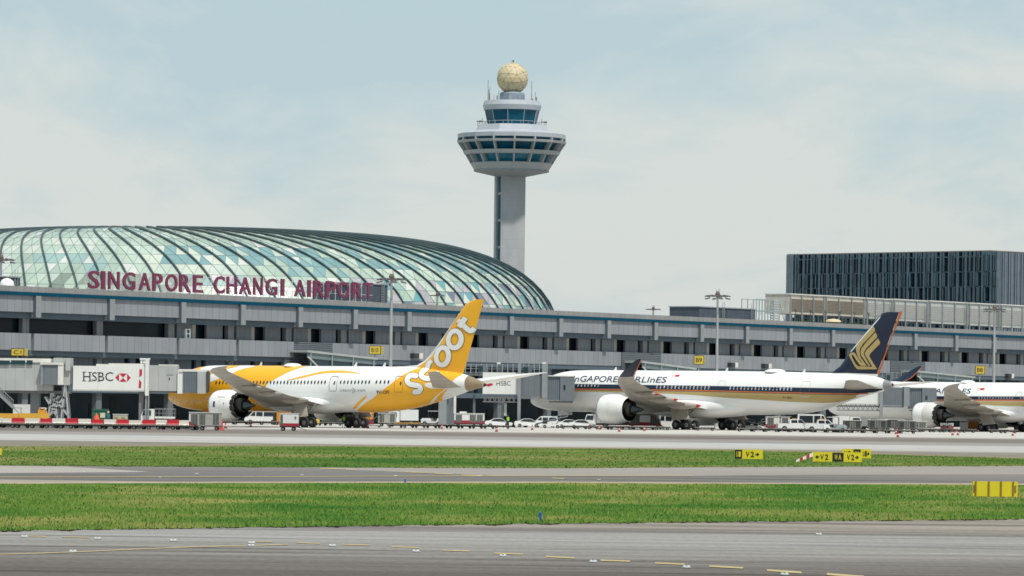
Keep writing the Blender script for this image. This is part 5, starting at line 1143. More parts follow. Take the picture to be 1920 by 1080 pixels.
# second bridge
def bridge_b(Y, px, label, k, dx, dy, ad):
    """the shorter grey bridges; pixel layout copied from the middle one with offset (dx,dy)"""
    Bq = PxThing('boarding_bridge', label, 'jet bridge', px, Y); X = lambda q: q+dx; Z = (lambda q: q) if dx == 0 else (lambda q: 726+(max(q, 703 if q < 703 else q)-704)*.88)
    def bx(n, m, a, b, c, d, y0=0, y1=2.6): Bq.box(n, m, X(a), X(b), Z(c), Z(d), y0, y1)
    bx('advert_panel' if ad else 'outer_tunnel', brw, ad, 971.5, 698.5, 739, 0, 3); bx('inner_tunnel', brk, 971.6, 1016, 704, 743, .2, 2.8)
    bx('frame_column', lgrey, 1016.1, 1027, 682, 745, -.2, 3); bx('cab_bellows', brd, 1027.1, 1050, 706, 750, -.1, 2.9); bx('cab_panel', brk, 1050.1, 1077.5, 706, 752, -.3, 3.0); bx('cab_window', blackm, 1056.5, 1060, 722, 731, -.34, -.31)
    bx('cab_roof', wht, 1028, 1076, 704, 705.9, -.35, 3.1); bx('cab_underframe', brs, 1030, 1074, 752.1, 755, .2, 2.6)
    bx('lift_post', lgrey, 970.5, 976.5, 680, 795, -.5, -.05); bx('tunnel_sill', brs, ad, 1016, 743.1, 746.5, .2, 2.8)
    mb = MB()
    for q in range(int(ad), 968, 9):
        mb.bar(Bq.P(X(q), Z(741), .1), Bq.P(X(q+4.5), Z(753), .1), .10); mb.bar(Bq.P(X(q+4.5), Z(753), .1), Bq.P(X(q+9), Z(741), .1), .10)
    mb.bar(Bq.P(X(ad), Z(753), .1), Bq.P(X(975), Z(754), .1), .16); mb.build('tunnel_truss', brs, Bq.root)
    mb = MB(); a = Bq.P(X(973.5), Z(795))[0]; mb.box(a-1.1, a+1.1, -.8, 1.0, .4, .9); mb.build('bogie', brs, Bq.root)
    for q in (-.75, .75):
        mb = MB(); mb.M = Matrix.Translation((a+q*1.2, -.9, .48))@Matrix.Rotation(R_(90), 4, 'Z'); mb.lathe([(.2, -.3), (.48, -.3), (.48, .3), (.2, .3)], 18, 'x'); mb.build('wheel', blackm, Bq.root, 40)
    return Bq
B2 = bridge_b(649, 990, 'grey boarding bridge with a white bank advertisement docked at the navy-tailed aircraft', 1, 0, 0, 905)
B2.text('lettering', mat('ad letters', (.05, .055, .06), .5), 'HSBC', 931, 957.5, 714.5, 723, -.02)
B2.poly('emblem', [(908, 722), (919, 716), (925, 721.5), (916, 725)], bred, -.02); B2.poly('emblem', [(895, 718.5), (908, 722), (904, 725), (893, 724)], bred, -.02) if False else None
mb = MB()
for yy in (682, 690, 697): mb.bar(B2.P(862, yy, 9), B2.P(1012, yy+1.8, 9), .09)
for q in range(862, 1013, 10): mb.bar(B2.P(q, 681.5, 9), B2.P(q, 700, 3.5), .08)
mb.build('deck_railing', lgrey, B2.root)
B2.box('deck_cabin', brk, 897, 915, 684, 699, 4, 6); B2.box('cabin_window', bteal, 897.5, 905, 686, 695, 3.9, 3.98); B2.box('deck_cabin', brk, 981, 998, 686, 701, 4, 6); B2.box('cabin_window', bteal, 982, 990, 688, 698, 3.9, 3.98)
B2.box('deck_corridor', brs, 862, 1012, 700, 704, 8.5, 12); B2.box('deck_lamp', wht, 931.5, 938.5, 679, 682, 3.4, 4); B2.box('deck_lamp', wht, 1016.5, 1024, 679, 682, -.1, .5)
for q0, q1, c_ in ((822, 837, 1.), (840, 851, 6.), (886, 890.5, 6.), (941, 945, 6.)): B2.box('support_column', lgrey if q0 == 822 else brk, q0, q1, 740, 798, c_, c_+1.2)
B2.box('support_column', wht, 850.6, 855, 740, 776, 1.2, 1.8); B2.box('support_column', wht, 945.5, 950, 756, 780, 1.2, 1.8)
B3 = bridge_b(689.5, 1690, 'grey boarding bridge at the far right docked at the third aircraft', 1, 678.5, 14.5, 890)
mb = MB()
for yy in (698, 707): mb.bar(B3.P(1640, yy, 3.5), B3.P(1700, yy+1, 3.5), .09)
for q in range(1640, 1700, 9): mb.bar(B3.P(q, 697, 3.5), B3.P(q, 716, 3.5), .08)
mb.build('deck_railing', lgrey, B3.root); B3.box('deck_cabin', brk, 1664, 1678, 700, 715, 3, 5); B3.box('cabin_window', bteal, 1666, 1672, 703, 711, 2.9, 2.98)
B3.box('support_column', wht, 1470, 1475.5, 752, 776, 3, 4); B3.box('support_column', brk, 1545, 1551, 748, 790, 3, 4)
# ================================================================== taxiway signs, lights
sy = mat('sign yellow', (.66, .55, .015), .5, var=.05)
def taxi_sign(px0, px1, py0, py1, segs, label, yaw=0., z0=.12, back=False, sag=0.):
    b = gp((px0+px1)/2, py1+3); Y = b.y; s_ = Y/F
    th = thing('taxiway_sign', label, 'sign', (at(px0, py1, Y).x, Y, 0), yaw)
    w = (px1-px0)*s_/math.cos(yaw); h1 = at(px0, py0, Y).z; h0 = max(.1, at(px0, py1, Y).z)
    MB().box(0, w, 0, .22, h0, h1).build('casing', sy, th)
    for q in (.15, .5, .85): MB().box(w*q-.04, w*q+.04, .05, .15, 0, h0-.002).build('leg', brs, th)
    if back:
        for q in (.07, .36, .63, .90): MB().box(w*q-.025, w*q+.025, -.05, -.002, h0-.02, h1+.02).build('rib', mat('brown rib', (.25, .14, .03), .7), th)
        for q, sg in ((.015, 1), (.93, 1)): MB().box(w*q, w*q+.06, -.02, -.003, h0+(h1-h0)*.3, h0+(h1-h0)*.75).build('lettering', mat('faded mark', (.25, .13, .04), .7), th)
        return th
    for a, b_, bl, tx in segs:
        x0, x1 = w*a, w*b_
        if bl: MB().box(x0, x1, -.015, -.003, h0+.012, h1-.02).build('panel', blk, th)
        hh = h1-h0; tcol = sy if bl else blk
        def glyph(t, g0, g1):
            if t in '<>':
                c = MB(); zc = h0+hh*.5; W_ = (g1-g0); q = .03
                xa, xb = (g0, g1) if t == '>' else (g1, g0); sg = 1 if t == '>' else -1
                c.add([(xa, -.02, zc-q), (xb, -.02, zc-q), (xb, -.02, zc+q), (xa, -.02, zc+q)], [(0, 1, 2, 3)])
                c.add([(xb+sg*.05, -.021, zc), (xb-sg*W_*.38, -.021, zc+hh*.17), (xb-sg*W_*.38-sg*.05, -.021, zc+hh*.09), (xb-sg*.07, -.021, zc)], [(0, 1, 2, 3)])
                c.add([(xb+sg*.05, -.022, zc), (xb-sg*W_*.38, -.022, zc-hh*.17), (xb-sg*W_*.38-sg*.05, -.022, zc-hh*.09), (xb-sg*.07, -.022, zc)], [(0, 1, 2, 3)]); c.build('arrow', tcol, th)
            else:
                vs, fs = fit2d(text2d(t, offset=.015), g0, g1, h0+hh*.22, h0+hh*.78); MB().add([(x, -.02, z) for x, z in vs], fs).build('lettering', tcol, th)
        n = sum(.95 if c in '<>' else 1 for c in tx); pad = .16*(x1-x0); p = x0+pad; u_ = (x1-x0-2*pad)/n
        for c in tx:
            l_ = u_*(.95 if c in '<>' else 1); glyph(c, p+.10*l_, p+.88*l_); p += l_
    return th
taxi_sign(1377, 1430, 842.5, 860.5, [(0.01, .27, 1, 'U1'), (.27, .99, 0, 'V2>')], 'yellow and black taxiway sign reading U1 V2, standing alone')
taxi_sign(1523, 1616, 847.5, 866, [(0, .40, 0, '<V2'), (.405, .63, 1, 'WA'), (.635, .99, 0, 'V2>')], 'long yellow taxiway sign reading V2 WA V2 in front of another sign')
taxi_sign(1579, 1633, 841.5, 859, [(0, .38, 0, 'V2'), (.39, .64, 1, 'WA'), (.66, .99, 0, 'U1>')], 'yellow taxiway sign reading U1 half hidden behind the longer one')
taxi_sign(1823.5, 1908, 902.5, 933, [], 'yellow ribbed back of a large taxiway sign near the right edge', back=True)
taxi_sign(-60, 3, 840, 853, [(0, .99, 0, 'V2>')], 'yellow taxiway sign cut by the left edge')
# leaning red and white board
b = gp(1505, 869); th = thing('marker_board', 'fallen red and white striped board on the grass left of the long sign', 'marker board', (at(1493, 866, b.y).x, b.y, .08), 0)
s_ = b.y/F; mb = MB(); L = 31*s_
for k, m_ in enumerate((0, 1, 0, 1, 0)):
    mb.c = m_; a0, a1 = L*k/5, L*(k+1)/5; f = lambda q: .04+.36*q/L; g_ = lambda q: .13+.46*q/L
    mb.prism([(a0, f(a0)-.05), (a1, f(a1)-.05), (a1, g_(a1)), (a0, g_(a0))], 0, .12, 'y')
mb.build('board', [white, redm], th); MB().box(L*.9, L, .03, .09, -.08, .35).build('foot', brs, th)
bluem = mat('blue marker', (.004, .09, .42), .4, var=.05)
for (px, py, hp_, wp, lb) in ((1013, 981, 21, 4.6, 'blue cylindrical taxiway edge marker on the near grass edge'), (759.5, 907.6, 9.5, 3.0, 'small blue taxiway edge marker on the far side of the near grass strip')):
    p = gp(px, py); s_ = p.y/F; th = thing('edge_marker', lb, 'marker', (p.x, p.y, 0))
    MB().cyl((0, 0, .03), (0, 0, hp_*s_*.93), wp*s_/2, n=14).build('post', bluem, th, 40)
    mb = MB(); mb.lathe([(wp*s_*.56, hp_*s_*.93), (wp*s_*.5, hp_*s_*.98), (.01, hp_*s_)], 14); mb.build('cap', mat('blue marker cap', (.01, .13, .50), .3), th, 40)
    mb = MB(); mb.lathe([(wp*s_*.8, 0), (wp*s_*.7, .03)], 12); mb.build('base', brs, th)
lb0 = None
il = mat('inset light metal', (.30, .33, .34), .6)
for k, (px, py) in enumerate([(46,1008),(183,1011.5),(325,1015.5),(137,1036),(472,1020),(471,1025),(623,1025),(780,1035.5),(943,1044.2),(1112,1055),(1287,1065.5),(1471,1079),(1535,1003.5),(158,886.5),(369,889),(300,895.6),(566,891.5),(742,893),(898,893.5)]):
    p = gp(px, py)
    if lb0 is None:
        lb0 = thing('taxiway_light', 'flat silvery inset light in the taxiway paving', 'taxiway light', (p.x, p.y, .02), 0, 'inset taxiway lights')
        mb = MB(); mb.lathe([(.16, 0), (.15, .02), (.10, .045), (.01, .05)], 14); mb.v = [(x*1.0, y*2.2, z) for x, y, z in mb.v]; mb.build('housing', il, lb0, 40); lb0.scale = (.62, .6, .62)
        MB().box(-.11, -.03, -.2, .2, .03, .055).build('lens', white, lb0); MB().box(.03, .11, -.2, .2, .03, .055).build('lens', white, lb0)
    else: dup(lb0, (p.x, p.y, .02), 0, None, None, (.55, .5, .5) if k > 12 else (.62, .6, .62))
# ================================================================== ground vehicles and kit
carw = mat('vehicle white', (.66, .67, .66), .3, var=.04); cgl = mat('vehicle glass', (.012, .02, .028), .1, var=.2); trim = mat('dark trim', (.03, .032, .035), .7); lampr = mat('tail lamp red', (.35, .01, .01), .4)
kred = mat('crimson skirt', (.33, .012, .03), .5, var=.08); kor = mat('orange box paint', (.60, .24, .02), .5, var=.1); kyel = mat('equipment yellow', (.62, .40, .04), .5, var=.1); kgr = mat('container grey', (.34, .34, .31), .6, var=.1, scale=2)
kdark = mat('container dark panel', (.09, .095, .09), .7, var=.2, scale=3); joints(kdark, .35, .07, (.2, .2, .19), 0); kgreen = mat('bin green', (.01, .11, .075), .6, var=.1)
def wheel(parent, x, y, r, w=.22, name='wheel'):
    mb = MB(); mb.M = Matrix.Translation((x, y, r))@Matrix.Rotation(R_(90), 4, 'Z'); mb.lathe([(r*.55, -w/2), (r*.9, -w/2), (r, -w*.3), (r, w*.3), (r*.9, w/2), (r*.55, w/2)], 18, 'x'); mb.c = 1; mb.lathe([(r*.54, -w/2-.005), (.02, -w/2-.02), (.02, w/2+.02), (r*.54, w/2+.005)], 12, 'x', cap=False)
    mb.build(name, [blackm, rimm], parent, 40)
def sideglass(parent, pts, y, name='window'):
    for sg in (-1, 1): mb = MB(); mb.prism(pts, sg*y, sg*(y+.012), 'y'); mb.build(name, cgl, parent)
def tapered(mb, prof, w0, w1, zc):
    """car body: side outline with narrower cabin above zc"""
    n = len(prof); f = lambda z: w0 if z <= zc else w0+(w1-w0)*(z-zc)/(max(p[1] for p in prof)-zc)
    mb.add([(x, -f(z), z) for x, z in prof]+[(x, f(z), z) for x, z in prof], [list(range(n)), list(range(2*n-1, n-1, -1))]+[(i, i+n, (i+1) % n+n, (i+1) % n) for i in range(n)])
def mk_sedan(label, cat='car'):
    t = thing('parked_car', label, cat)
    mb = MB(); tapered(mb, [(-2.2,.32),(2.2,.30),(2.28,.55),(2.2,.74),(1.35,.93),(.65,1.38),(.2,1.46),(-.75,1.44),(-1.5,1.08),(-2.15,1.0),(-2.27,.7)], .88, .62, .95); mb.build('body', carw, t, 30)
    for sg in (-1, 1):
        mb = MB(); mb.add([(1.2,sg*.865,.98),(.62,sg*.70,1.33),(.18,sg*.675,1.385),(-.72,sg*.685,1.365),(-1.3,sg*.855,1.0)], [(0,1,2,3,4)]); mb.build('window', cgl, t)
    mb = MB(); mb.add([(1.34,-.8,.955),(1.34,.8,.955),(.68,.62,1.385),(.68,-.62,1.385)], [(0,1,2,3)]); mb.add([(-1.52,-.78,1.10),(-1.52,.78,1.10),(-.79,.6,1.43),(-.79,-.6,1.43)], [(3,2,1,0)]); mb.v = [(x+(.012 if x > 0 else -.012), y, z+.012) for x, y, z in mb.v]; mb.build('windscreen', cgl, t)
    for x in (-1.35, 1.38):
        for y in (-.8, .8): wheel(t, x, y, .32)
    for y in (-.62, .62): MB().box(2.2, 2.285, y-.18, y+.18, .6, .72).build('headlight', mat('headlamp glass', (.5, .55, .6), .1), t); MB().box(-2.285, -2.2, y-.17, y+.17, .72, .86).build('tail_light', lampr, t)
    return t
def mk_van(label, L=4.7, hgt=1.95, name='parked_van', cat='van'):
    t = thing(name, label, cat); h = L/2
    mb = MB(); tapered(mb, [(-h,.35),(h-.05,.33),(h,.7),(h-.12,.98),(h-.55,1.15),(h-1.25,hgt-.12),(h-1.6,hgt),(-h+.12,hgt-.02),(-h-.02,1.2)], .86, .74, 1.1); mb.build('body', carw, t, 30)
    for sg in (-1, 1):
        for a, b in ((h-1.55, h-.78), (h-2.6, h-1.68), (-h+.3, h-2.75)):
            mb = MB(); z0, z1 = 1.2, hgt-.22; w = lambda z: .865+(.745-.865)*(z-1.1)/(hgt-1.1); a1 = a if a != h-1.55 else a; b1 = b-.5 if b > h-1 else b
            mb.add([(a, sg*w(z0), z0), (b, sg*w(z0), z0), (b1, sg*w(z1), z1), (a1, sg*w(z1), z1)], [(0,1,2,3)]); mb.build('window', cgl, t)
    mb = MB(); mb.add([(h-.57,-.72,1.17),(h-.57,.72,1.17),(h-1.22,.66,hgt-.16),(h-1.22,-.66,hgt-.16)], [(0,1,2,3)]); mb.v = [(x+.02, y, z+.01) for x, y, z in mb.v]; mb.build('windscreen', cgl, t)
    for x in (-h+.85, h-.85):
        for y in (-.78, .78): wheel(t, x, y, .34)
    for y in (-.6, .6): MB().box(h-.06, h+.02, y-.17, y+.17, .7, .86).build('headlight', mat('headlamp glass', (.5, .55, .6), .1), t)
    return t
def mk_truck(label, L=6., bw=1.05, bh=2.7, body=carw, cabc=carw, rail=False):
    t = thing('service_truck', label, 'truck'); h = L/2
    MB().box(-h, h-.2, -.8, .8, .5, .75).build('chassis', trim, t)
    mb = MB(); tapered(mb, [(h-1.7,.55),(h,.5),(h+.04,1.1),(h-.25,2.05),(h-.5,2.12),(h-1.7,2.12)], .98, .86, 1.2); mb.build('cab', cabc, t, 30)
    for sg in (-1, 1): mb = MB(); mb.add([(h-1.3,sg*.975,1.28),(h-.12,sg*.975,1.28),(h-.34,sg*.89,1.95),(h-1.3,sg*.89,1.95)], [(0,1,2,3)]); mb.v = [(x, y+sg*.01, z) for x, y, z in mb.v]; mb.build('window', cgl, t)
    mb = MB(); mb.add([(h+.01,-.85,1.2),(h+.01,.85,1.2),(h-.24,.76,1.98),(h-.24,-.76,1.98)], [(0,1,2,3)]); mb.v = [(x+.03, y, z) for x, y, z in mb.v]; mb.build('windscreen', cgl, t)
    if rail:
        MB().box(-h, h-1.8, -.95, .95, .9, 1.15).build('deck', body, t); mb = MB()
        for z in (1.6, 2.1, bh): mb.bar((-h, -.95, z), (h-1.8, -.95, z), .06); mb.bar((-h, .95, z), (h-1.8, .95, z), .06)
        for k in range(6): x = -h+(L-1.8)*k/5; mb.bar((x, -.95, 1.1), (x, -.95, bh), .06); mb.bar((x, .95, 1.1), (x, .95, bh), .06)
        mb.bar((-h, -.95, 2.1), (-h, .95, 2.1), .06); mb.build('cage_rail', lgrey, t)
    else:
        MB().box(-h, h-1.8, -bw, bw, .78, bh).build('cargo_box', body, t)
    for x in (-h+1.0, h-.9):
        for y in (-.85, .85): wheel(t, x, y, .42, .28)
    return t
def mk_dolly(label, flat=True):
    t = thing('cargo_dolly', label, 'dolly')
    MB().box(-1.65, 1.65, -.85, .85, .46, .56).build('deck', mat('dolly deck', (.21, .19, .165), .8, var=.25, scale=3), t)
    mb = MB(); mb.box(-1.6, 1.6, -.7, -.6, .30, .455); mb.box(-1.6, 1.6, .6, .7, .30, .455)
    for x in (-1.2, -.4, .4, 1.2): mb.box(x-.05, x+.05, -.59, .59, .32, .45)
    mb.bar((1.6, 0, .38), (2.35, 0, .25), .08); mb.build('frame', mat('dark frame', (.03, .03, .032), .8), t)
    for x in (-1.15, 1.15):
        for y in (-.7, .7): wheel(t, x, y, .21, .14)
    mb = MB()
    for k in range(7): mb.cyl((-1.5+.5*k, -.8, .60), (-1.5+.5*k, .8, .60), .04, n=6)
    mb.build('roller', rimm, t)
    return t
def mk_container(label, w=2.6, h=1.75, name='baggage_cart', skirt=None, panels=3, body=kgr, pan=kdark):
    t = thing(name, label, 'cart'); a = w/2
    MB().box(-a, a, -.75, .75, .42, .52).build('deck', trim, t)
    MB().box(-a, a, -.72, .72, .53 if not skirt else .95, h).build('body', body, t)
    if skirt: MB().box(-a-.01, a+.01, -.73, .73, .53, .948).build('skirt', skirt, t)
    pw = (w-.3)/panels
    for k in range(panels):
        if k != 1 or panels < 3: MB().box(-a+.15+k*pw+.06, -a+.15+(k+1)*pw-.06, -.75, -.732, .66, h-.16).build('side_panel', pan, t)
    MB().box(-a-.05, a+.05, -.79, .79, h+.002, h+.07).build('roof', wht, t)
    for x in (-a+.5, a-.5):
        for y in (-.6, .6): wheel(t, x, y, .23, .16)
    MB().bar((a, 0, .45), (a+.7, 0, .3), .07).build('tow_bar', trim, t)
    return t
def mk_gpu(label, w=2.1, h=1.95):
    t = thing('ground_power_unit', label, 'power unit'); a = w/2
    MB().box(-a, a, -.75, .75, .45, .55).build('chassis', trim, t)
    MB().box(-a, a, -.72, .72, .87, h).build('casing', carw, t); MB().box(-a, a, -.73, .73, .56, .868).build('skirt', kred, t)
    MB().box(-a+.06, -a+.36, -.75, -.722, .6, h-.12).build('louvre', kdark, t); MB().box(a-.42, a-.22, -.75, -.722, 1.35, 1.65).build('control_panel', kdark, t)
    MB().box(-a-.04, a+.04, -.76, .76, h+.002, h+.06).build('lid', wht, t)
    for x in (-a+.35, a-.55):
        for y in (-.6, .6): wheel(t, x, y, .24, .16)
    MB().bar((a, 0, .4), (a+.9, 0, .08), .06).build('tow_bar', trim, t)
    return t
def mk_loader(label, col=kgr):
    t = thing('belt_loader', label, 'belt loader')
    MB().box(-1.9, 1.7, -.8, .8, .4, .85).build('chassis', carw, t)
    mb = MB(); mb.bar((-3.0, 0, .8), (3.2, 0, 2.3), .75, .2); mb.build('conveyor', trim, t)
    mb = MB()
    for sg in (-1, 1): mb.bar((-3.0, sg*.45, .92), (3.2, sg*.45, 2.42), .06, .14); mb.bar((-1., sg*.45, 1.9), (3.2, sg*.45, 3.0), .05); [mb.bar((x, sg*.45, .92+(x+3)*.242), (x, sg*.45, 1.9+(x+1)*.262), .05) for x in (-1, .4, 1.8, 3.1)]
    mb.build('side_rail', lgrey, t); MB().box(-1.7, -.8, -.8, -.2, .86, 1.5).build('driver_seat', trim, t); MB().cyl((1, 0, .8), (1.5, 0, 1.8), .08, n=8).build('lift_ram', rimm, t)
    for x in (-1.3, 1.2):
        for y in (-.75, .75): wheel(t, x, y, .34, .24)
    return t
def mk_tug(label, col=carw, canopy=True):
    t = thing('baggage_tug', label, 'tug')
    mb = MB(); tapered(mb, [(-1.4,.35),(1.45,.35),(1.5,.8),(1.3,.98),(.35,1.0),(.2,.62),(-.6,.62),(-.75,1.0),(-1.4,.98)], .68, .6, .7); mb.build('body', col, t, 30)
    MB().box(-.65, -.15, -.35, .35, .63, 1.0).build('seat', trim, t)
    if canopy:
        MB().box(-.95, .55, -.62, .62, 1.86, 1.94).build('canopy', wht, t); mb = MB()
        for x in (-.9, .5):
            for y in (-.58, .58): mb.bar((x, y, .95), (x, y, 1.86), .06)
        mb.build('canopy_post', trim, t)
    MB().bar((.3, 0, .95), (.05, 0, 1.2), .05).build('steering_column', trim, t)
    for x in (-.95, .95):
        for y in (-.62, .62): wheel(t, x, y, .30, .2)
    return t
def mk_pickup(label):
    t = thing('utility_pickup', label, 'pickup')
    mb = MB(); tapered(mb, [(-2.5,.45),(2.45,.42),(2.5,.9),(2.3,1.08),(1.35,1.15),(.75,1.72),(-.75,1.72),(-.9,1.12),(-2.5,1.12)], .9, .7, 1.12); mb.build('body', carw, t, 30)
    for sg in (-1, 1):
        for pts in (((1.2,1.18),(.3,1.18),(.3,1.62),(.72,1.62)), ((.2,1.18),(-.7,1.18),(-.66,1.62),(.2,1.62))):
            mb = MB(); w = lambda z: .905+(.7-.9)*(z-1.12)/.6; mb.add([(x, sg*w(z), z) for x, z in pts], [(0,1,2,3)]); mb.build('window', cgl, t)
    mb = MB(); mb.add([(1.37,-.8,1.17),(1.37,.8,1.17),(.8,.64,1.68),(.8,-.64,1.68)], [(0,1,2,3)]); mb.v = [(x+.015, y, z+.01) for x, y, z in mb.v]; mb.build('windscreen', cgl, t)
    for x in (-1.6, 1.55):
        for y in (-.82, .82): wheel(t, x, y, .39, .26)
    MB().box(-.5, .1, -.45, .45, 1.74, 1.86).build('beacon_bar', kor, t)
    return t
def mk_stairs(label):
    t = thing('service_stairs', label, 'stairs'); mb = MB()
    for y in (-.5, .5):
        mb.bar((-1.5, y, .3), (1.0, y, 2.3), .08, .2); mb.bar((-1.5, y, 1.2), (1.0, y, 3.2), .05)
        for k in range(5): x = -1.5+.62*k; z = .3+.5*k; mb.bar((x, y, z), (x, y, z+.95), .05)
        mb.bar((1.0, y, .25), (1.0, y, 2.3), .08); mb.bar((-1.2, y, .3), (1.0, y, 1.6), .06)
    mb.build('frame', mat('dark stair frame', (.07, .075, .08), .6, .2), t)
    for k in range(9): MB().box(-1.45+.28*k, -1.2+.28*k, -.48, .48, .42+.225*k, .46+.225*k).build('step', rimm, t)
    MB().box(-1.6, 1.1, -.55, .55, .22, .34).build('base', trim, t)
    for x in (-1.2, .8):
        for y in (-.5, .5): wheel(t, x, y, .2, .12)
    return t
def mk_cone(label):
    t = thing('traffic_cone', label, 'traffic cone', group='traffic cones on the apron')
    mb = MB(); mb.lathe([(.16, .05), (.05, .62), (.03, .70), (.01, .71)], 14); mb.build('cone', mat('cone red', (.36, .03, .02), .6, var=.1), t, 40)
    mb = MB(); mb.lathe([(.125, .30), (.105, .38)], 14, cap=False); mb.build('band', white, t, 40)
    MB().box(-.2, .2, -.2, .2, 0, .05).build('foot', blackm, t); return t
def mk_barrier(label, m):
    t = thing('barrier', label, 'barrier')
    mb = MB(); mb.prism([(-.24, 0), (.24, 0), (.24, .16), (.09, .42), (.09, .82), (-.09, .82), (-.09, .42), (-.24, .16)], -.93, .93, 'x'); mb.build('shell', m, t, 20)
    for x in (-.5, .5): mb = MB(); mb.prism([(x-.16, .0), (x+.16, .0), (x+.11, .10), (x-.11, .10)], -.245, -.24, 'y'); mb.build('fork_slot', trim, t)
    mb = MB(); mb.lathe([(.07, .82), (.07, .86)], 8, o=(.4, 0, 0)); mb.build('filler_cap', trim, t); return t
def Yg(px, py, Y=None): p = gp(px, py); return p if Y is None else Vector((at(px, py, Y).x, Y, 0))
def put(t, px, Y, rz=0., sc=1.): p = at(px, 790, Y); t.location = (p.x, Y, 0); t.rotation_euler = (0, 0, R_(rz)); t.scale = (sc,)*3; return t
def cp(t, label, px, Y, rz=0., sc=1.): p = at(px, 790, Y); return dup(t, (p.x, Y, 0), R_(rz), label, None, sc)
# row at the left: dollies in front of red and white barriers
d0 = mk_dolly('flat cargo dolly in the row before the red and white barriers'); d0['group'] = 'cargo dollies in the left row'
N_ = 14
for k in range(N_):
    px = -12+27.3*k; Y = 502-1.0*math.sin(k)
    o = put(d0, px, Y, (k*37 % 7)-3, .95) if k == 0 else cp(d0, None, px, Y, (k*37 % 7)-3, .95)
bw_ = mk_barrier('white barrier in the striped row behind the dollies', mat('barrier white', (.68, .65, .59), .6, var=.08)); bw_['group'] = 'white barriers'
br_ = mk_barrier('red barrier in the striped row behind the dollies', mat('barrier red', (.50, .018, .03), .5, var=.08)); br_['group'] = 'red barriers'
reds = [(22, 46), (75, 98), (123, 147), (171, 195), (218.5, 242), (266.5, 292), (313, 336), (357, 372)]
k = 0; first = {'r': 1, 'w': 1}; prev = -14
def putbar(a, b, kind):
    p = at((a+b)/2, 790, 512); w = (b-a)*512/F
    t = br_ if kind == 'r' else bw_
    jy, jr, jz = random.uniform(-.25, .25), R_(random.uniform(-4, 4)), random.uniform(.92, 1.12)
    if first[kind]: first[kind] = 0; t.location = (p.x, 512, .22); t.scale = (w/1.88, 1, 1.05)
    else: dup(t, (p.x, 512+jy, .22), jr, None, None, (w/1.88*.985, 1, jz))
for a, b in reds:
    n = max(1, round((a-prev)/24))
    for i in range(n): putbar(prev+(a-prev)*i/n, prev+(a-prev)*(i+1)/n, 'w')
    putbar(a, b, 'r'); prev = b
# low pallets below the barriers so the row stands on its dollies' height
pall = mat('grey pallet', (.20, .20, .19), .8)
th = thing('pallet_row', 'low grey base beam under the striped barrier row', 'base beam', (at(180, 790, 512).x, 512, 0)); MB().box(-12.2, 12, -.3, .3, .0, .218).build('beam', pall, th)
c0 = mk_container('grey panelled cargo container cart at the right end of the dolly row', 2.6, 1.95, panels=3); put(c0, 393, 500)
c1 = mk_container('white-fronted cargo cart just left of the grey panelled one', 1.3, 1.95, skirt=kred, panels=1, body=carw); put(c1, 366, 503)
put(mk_gpu('white and red ground power unit on wheels below the yellow aircraft wing'), 542.5, 508)
put(mk_truck('white box truck by the stairs at the left edge', 4.6, .95, 2.5), 58, 598, 0)
th = PxThing('safety_wall', 'long low amber barrier wall at the left edge behind the dollies', 'barrier', 40, 560)
for a, b in ((-30, 34.5), (35, 92)): th.box('panel', mat('amber wall', (.55, .30, .03), .6, var=.08), a, b, 775, 787, 0, .4)
th.box('rail', brs, -30, 92, 787.5, 792, .05, .35)
th = PxThing('orange_cart', 'small orange cart in front of the white box truck', 'cart', 78, 585); th.box('body', kor, 71, 85, 768.5, 779, 0, 1.4); th.box('post', kor, 73, 75, 764, 768.4, 0, .2); th.box('post', kor, 82, 84, 765, 768.4, 0, .2); th.box('base', brs, 72, 84, 779.2, 792, .1, 1.2)
# tarpaulin heap
mb = MB(); p = at(95, 780, 540); tw_ = mat('white tarpaulin', (.68, .67, .64), .8, var=.06)
n = 20; vs = []
for i in range(n+1):
    for j in range(7):
        x = -1.8+3.6*i/n; y = -.6+.2*j; e_ = max(0, 1-(x/1.8)**4)*max(0, 1-(y/.62)**4); vs.append((x, y, .25+e_*(.85-.25*(i/n))*(.85+.3*noise.noise(Vector((x*1.7, y*2, 0))))))
mb.add(vs, [(i*7+j, (i+1)*7+j, (i+1)*7+j+1, i*7+j+1) for i in range(n) for j in range(6)]); o = mb.build('tarpaulin_heap', tw_, None, 60); o.location = (p.x, 540, .0); tag(o, 'white tarpaulin heap just behind the left part of the striped barriers', 'tarpaulin')
# red fabric cone
p = at(181, 780, 545); th = thing('fabric_cone', 'bright red pointed fabric cover standing left of the green bin', 'cover', (p.x, 545, 0))
mb = MB(); mb.lathe([(.62, .12), (.42, .7), (.2, 1.3), (.03, 1.62)], 10); mb.build('cover', mat('fluorescent red fabric', (.75, .07, .025), .7, var=.1), th, 50); mb = MB(); mb.lathe([(.66, 0), (.66, .119)], 10); mb.build('base', trim, th)
th = PxThing('waste_bin', 'large green waste bin against the dark undercroft', 'bin', 187, 600); th.box('body', kgreen, 174, 201, 770, 795, 0, 1.6); th.box('lid', kgreen, 173, 202, 767, 769.9, -.1, 1.7); th.box('label_panel', mat('cream panel', (.55, .52, .38), .7), 188, 197, 774, 783, -.02, -.003)
th = PxThing('generator', 'grey generator box with round vents right of the green bin', 'generator', 225, 570); th.box('casing', kgr, 212, 238, 777.5, 794, 0, 1.4); th.box('lid', wht, 211, 239, 776.5, 777.4, -.05, 1.5)
for q in (218, 231): mb = MB(); mb.M = Matrix.Translation(th.P(q, 784, -.03))@Matrix.Rotation(R_(90), 4, 'X'); mb.lathe([(.26, -.02), (.2, .03), (.08, .03)], 14); mb.build('vent', mat('brass vent', (.25, .2, .08), .6), th.root)
